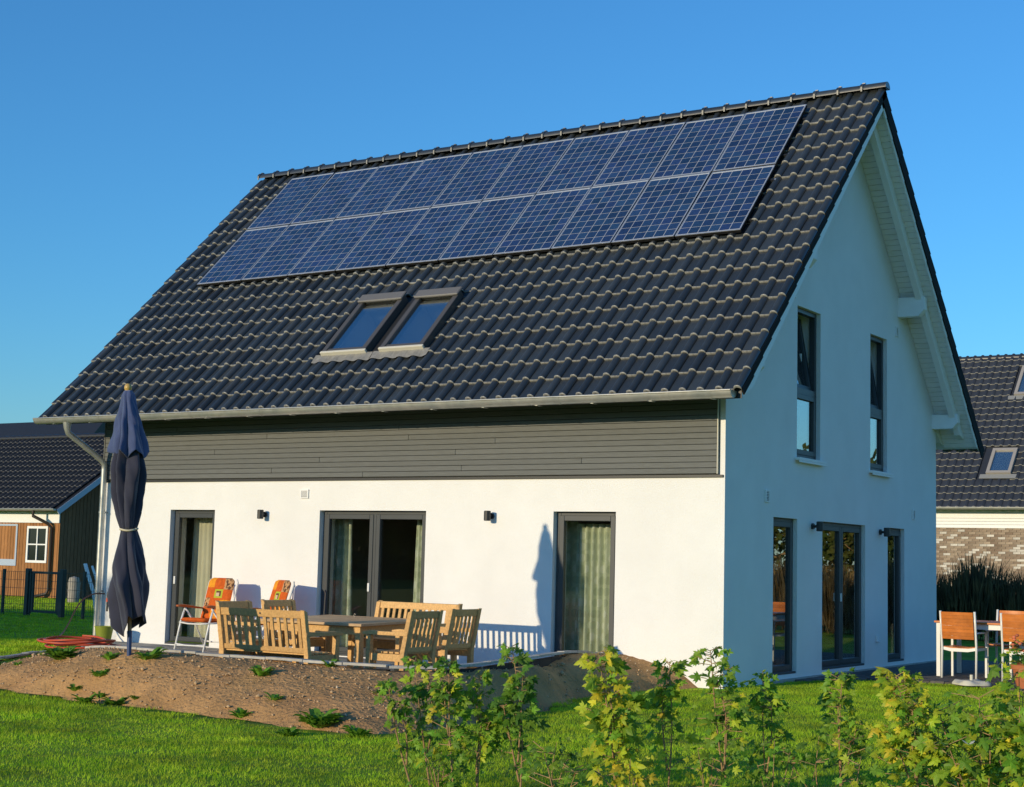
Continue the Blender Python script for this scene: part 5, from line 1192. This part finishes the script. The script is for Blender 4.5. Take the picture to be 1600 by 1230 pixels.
def tree(loc, H, rw, n, seed, label, ls=.28):
    q = random.Random(seed); e = empty('garden_tree', loc, 0, label, 'tree', 'trees standing around the garden')
    tr = MB(); tr.tube([(0,0,-.2), (.05,.03,H*.25), (-.04,.06,H*.55), (.0,0,H*.85)], [H*.03, H*.024, H*.015, H*.004], 9); cl = []
    for k in range(16):
        th = k*2.4; z = H*(.22+.65*k/16); r_ = rw*(1-.45*abs(k/16-.4)); pnt = Vector((math.cos(th)*r_*.8, math.sin(th)*r_*.8, z+H*.12)); tr.tube([(0,0,z), pnt*.55+Vector((0,0,z*.45)), pnt], [H*.011, H*.008, H*.003], 6); cl.append((pnt, r_*.55)); cl.append((pnt*.5+Vector((0,0,z*.5)), r_*.5))
    cl.append((Vector((0,0,H*.92)), rw*.4))
    tr.build('trunk', m_bark, e, smooth=True)
    rs_ = np.random.RandomState(seed); cs = np.array([c for c, r in cl]); rd = np.array([r for c, r in cl]); k = rs_.randint(0, len(cl), n)
    d = rs_.normal(size=(n, 3)); d /= np.linalg.norm(d, axis=1)[:, None]; P = cs[k]+d*(rd[k]*rs_.rand(n)**.4)[:, None]*np.array([1, 1, .8])
    u = rs_.normal(size=(n, 3)); u /= np.linalg.norm(u, axis=1)[:, None]; v = np.cross(u, rs_.normal(size=(n, 3))); v /= np.linalg.norm(v, axis=1)[:, None]; s = ls*rs_.uniform(.5, 1.1, (n, 1))
    V = np.stack([P-u*s*.5, P+v*s*.35, P+u*s*.6, P-v*s*.35], 1).reshape(-1, 3); kk = 4*np.arange(n)[:, None]; T = np.concatenate([kk+np.array([[0, 1, 2]]), kk+np.array([[0, 2, 3]])])
    link('crown', np_mesh('crown', V, T, m_tree), e)
TR = [((9, 52, -.1), 6.0, 3.0, 1), ((14.5, 55, -.1), 7.2, 3.4, 2), ((20, 60, -.1), 6.6, 3.3, 3), ((26, 62, -.1), 7.8, 3.8, 4), ((31, 60, -.1), 6.4, 3.2, 5)]
nm = ['first', 'second', 'third', 'fourth', 'fifth']
for i, (l_, H, r_, s) in enumerate(TR): tree(l_, H, r_, 4500, s, 'leafy tree mirrored in the gable doors, %s from the left in its row' % nm[i], .42)
tree((-18.6, -19.5, -.1), 7.5, 2.6, 10000, 9, 'leafy tree outside the picture shading the left lawn', .3)

def far_wood(x0, x1, y0, y1, n, h, seed):
    q = np.random.RandomState(seed); x = q.uniform(x0, x1, n); y = q.uniform(y0, y1, n); top = h*(.7+.3*np.sin(x*.23+1)+.12*np.sin(x*.9)); P = np.stack([x, y, -.1+top*q.rand(n)**.8], -1)
    u = q.normal(size=(n, 3)); u /= np.linalg.norm(u, axis=1)[:, None]; v = np.cross(u, q.normal(size=(n, 3))); v /= np.linalg.norm(v, axis=1)[:, None]; s_ = .9*q.uniform(.5, 1.1, (n, 1))
    V = np.stack([P-u*s_, P+v*s_*.7, P+u*s_, P-v*s_*.7], 1).reshape(-1, 3); kk = 4*np.arange(n)[:, None]; T = np.concatenate([kk+np.array([[0, 1, 2]]), kk+np.array([[0, 2, 3]])])
    tag(link('far_wood', np_mesh('far_wood', V, T, m_tree)), 'distant line of trees across the fields, mirrored in the terrace doors', 'wood', None, 'stuff')
far_wood(-110, 20, -84, -72, 16000, 7.5, 12)

tree((-22.6, -18.5, -.1), 7.0, 2.8, 9000, 19, 'leafy tree outside the picture shading the lawn before the gate', .3)
tree((-26.2, -15.0, -.1), 6.5, 2.6, 8000, 29, 'leafy tree outside the picture shading the mesh fence', .3)
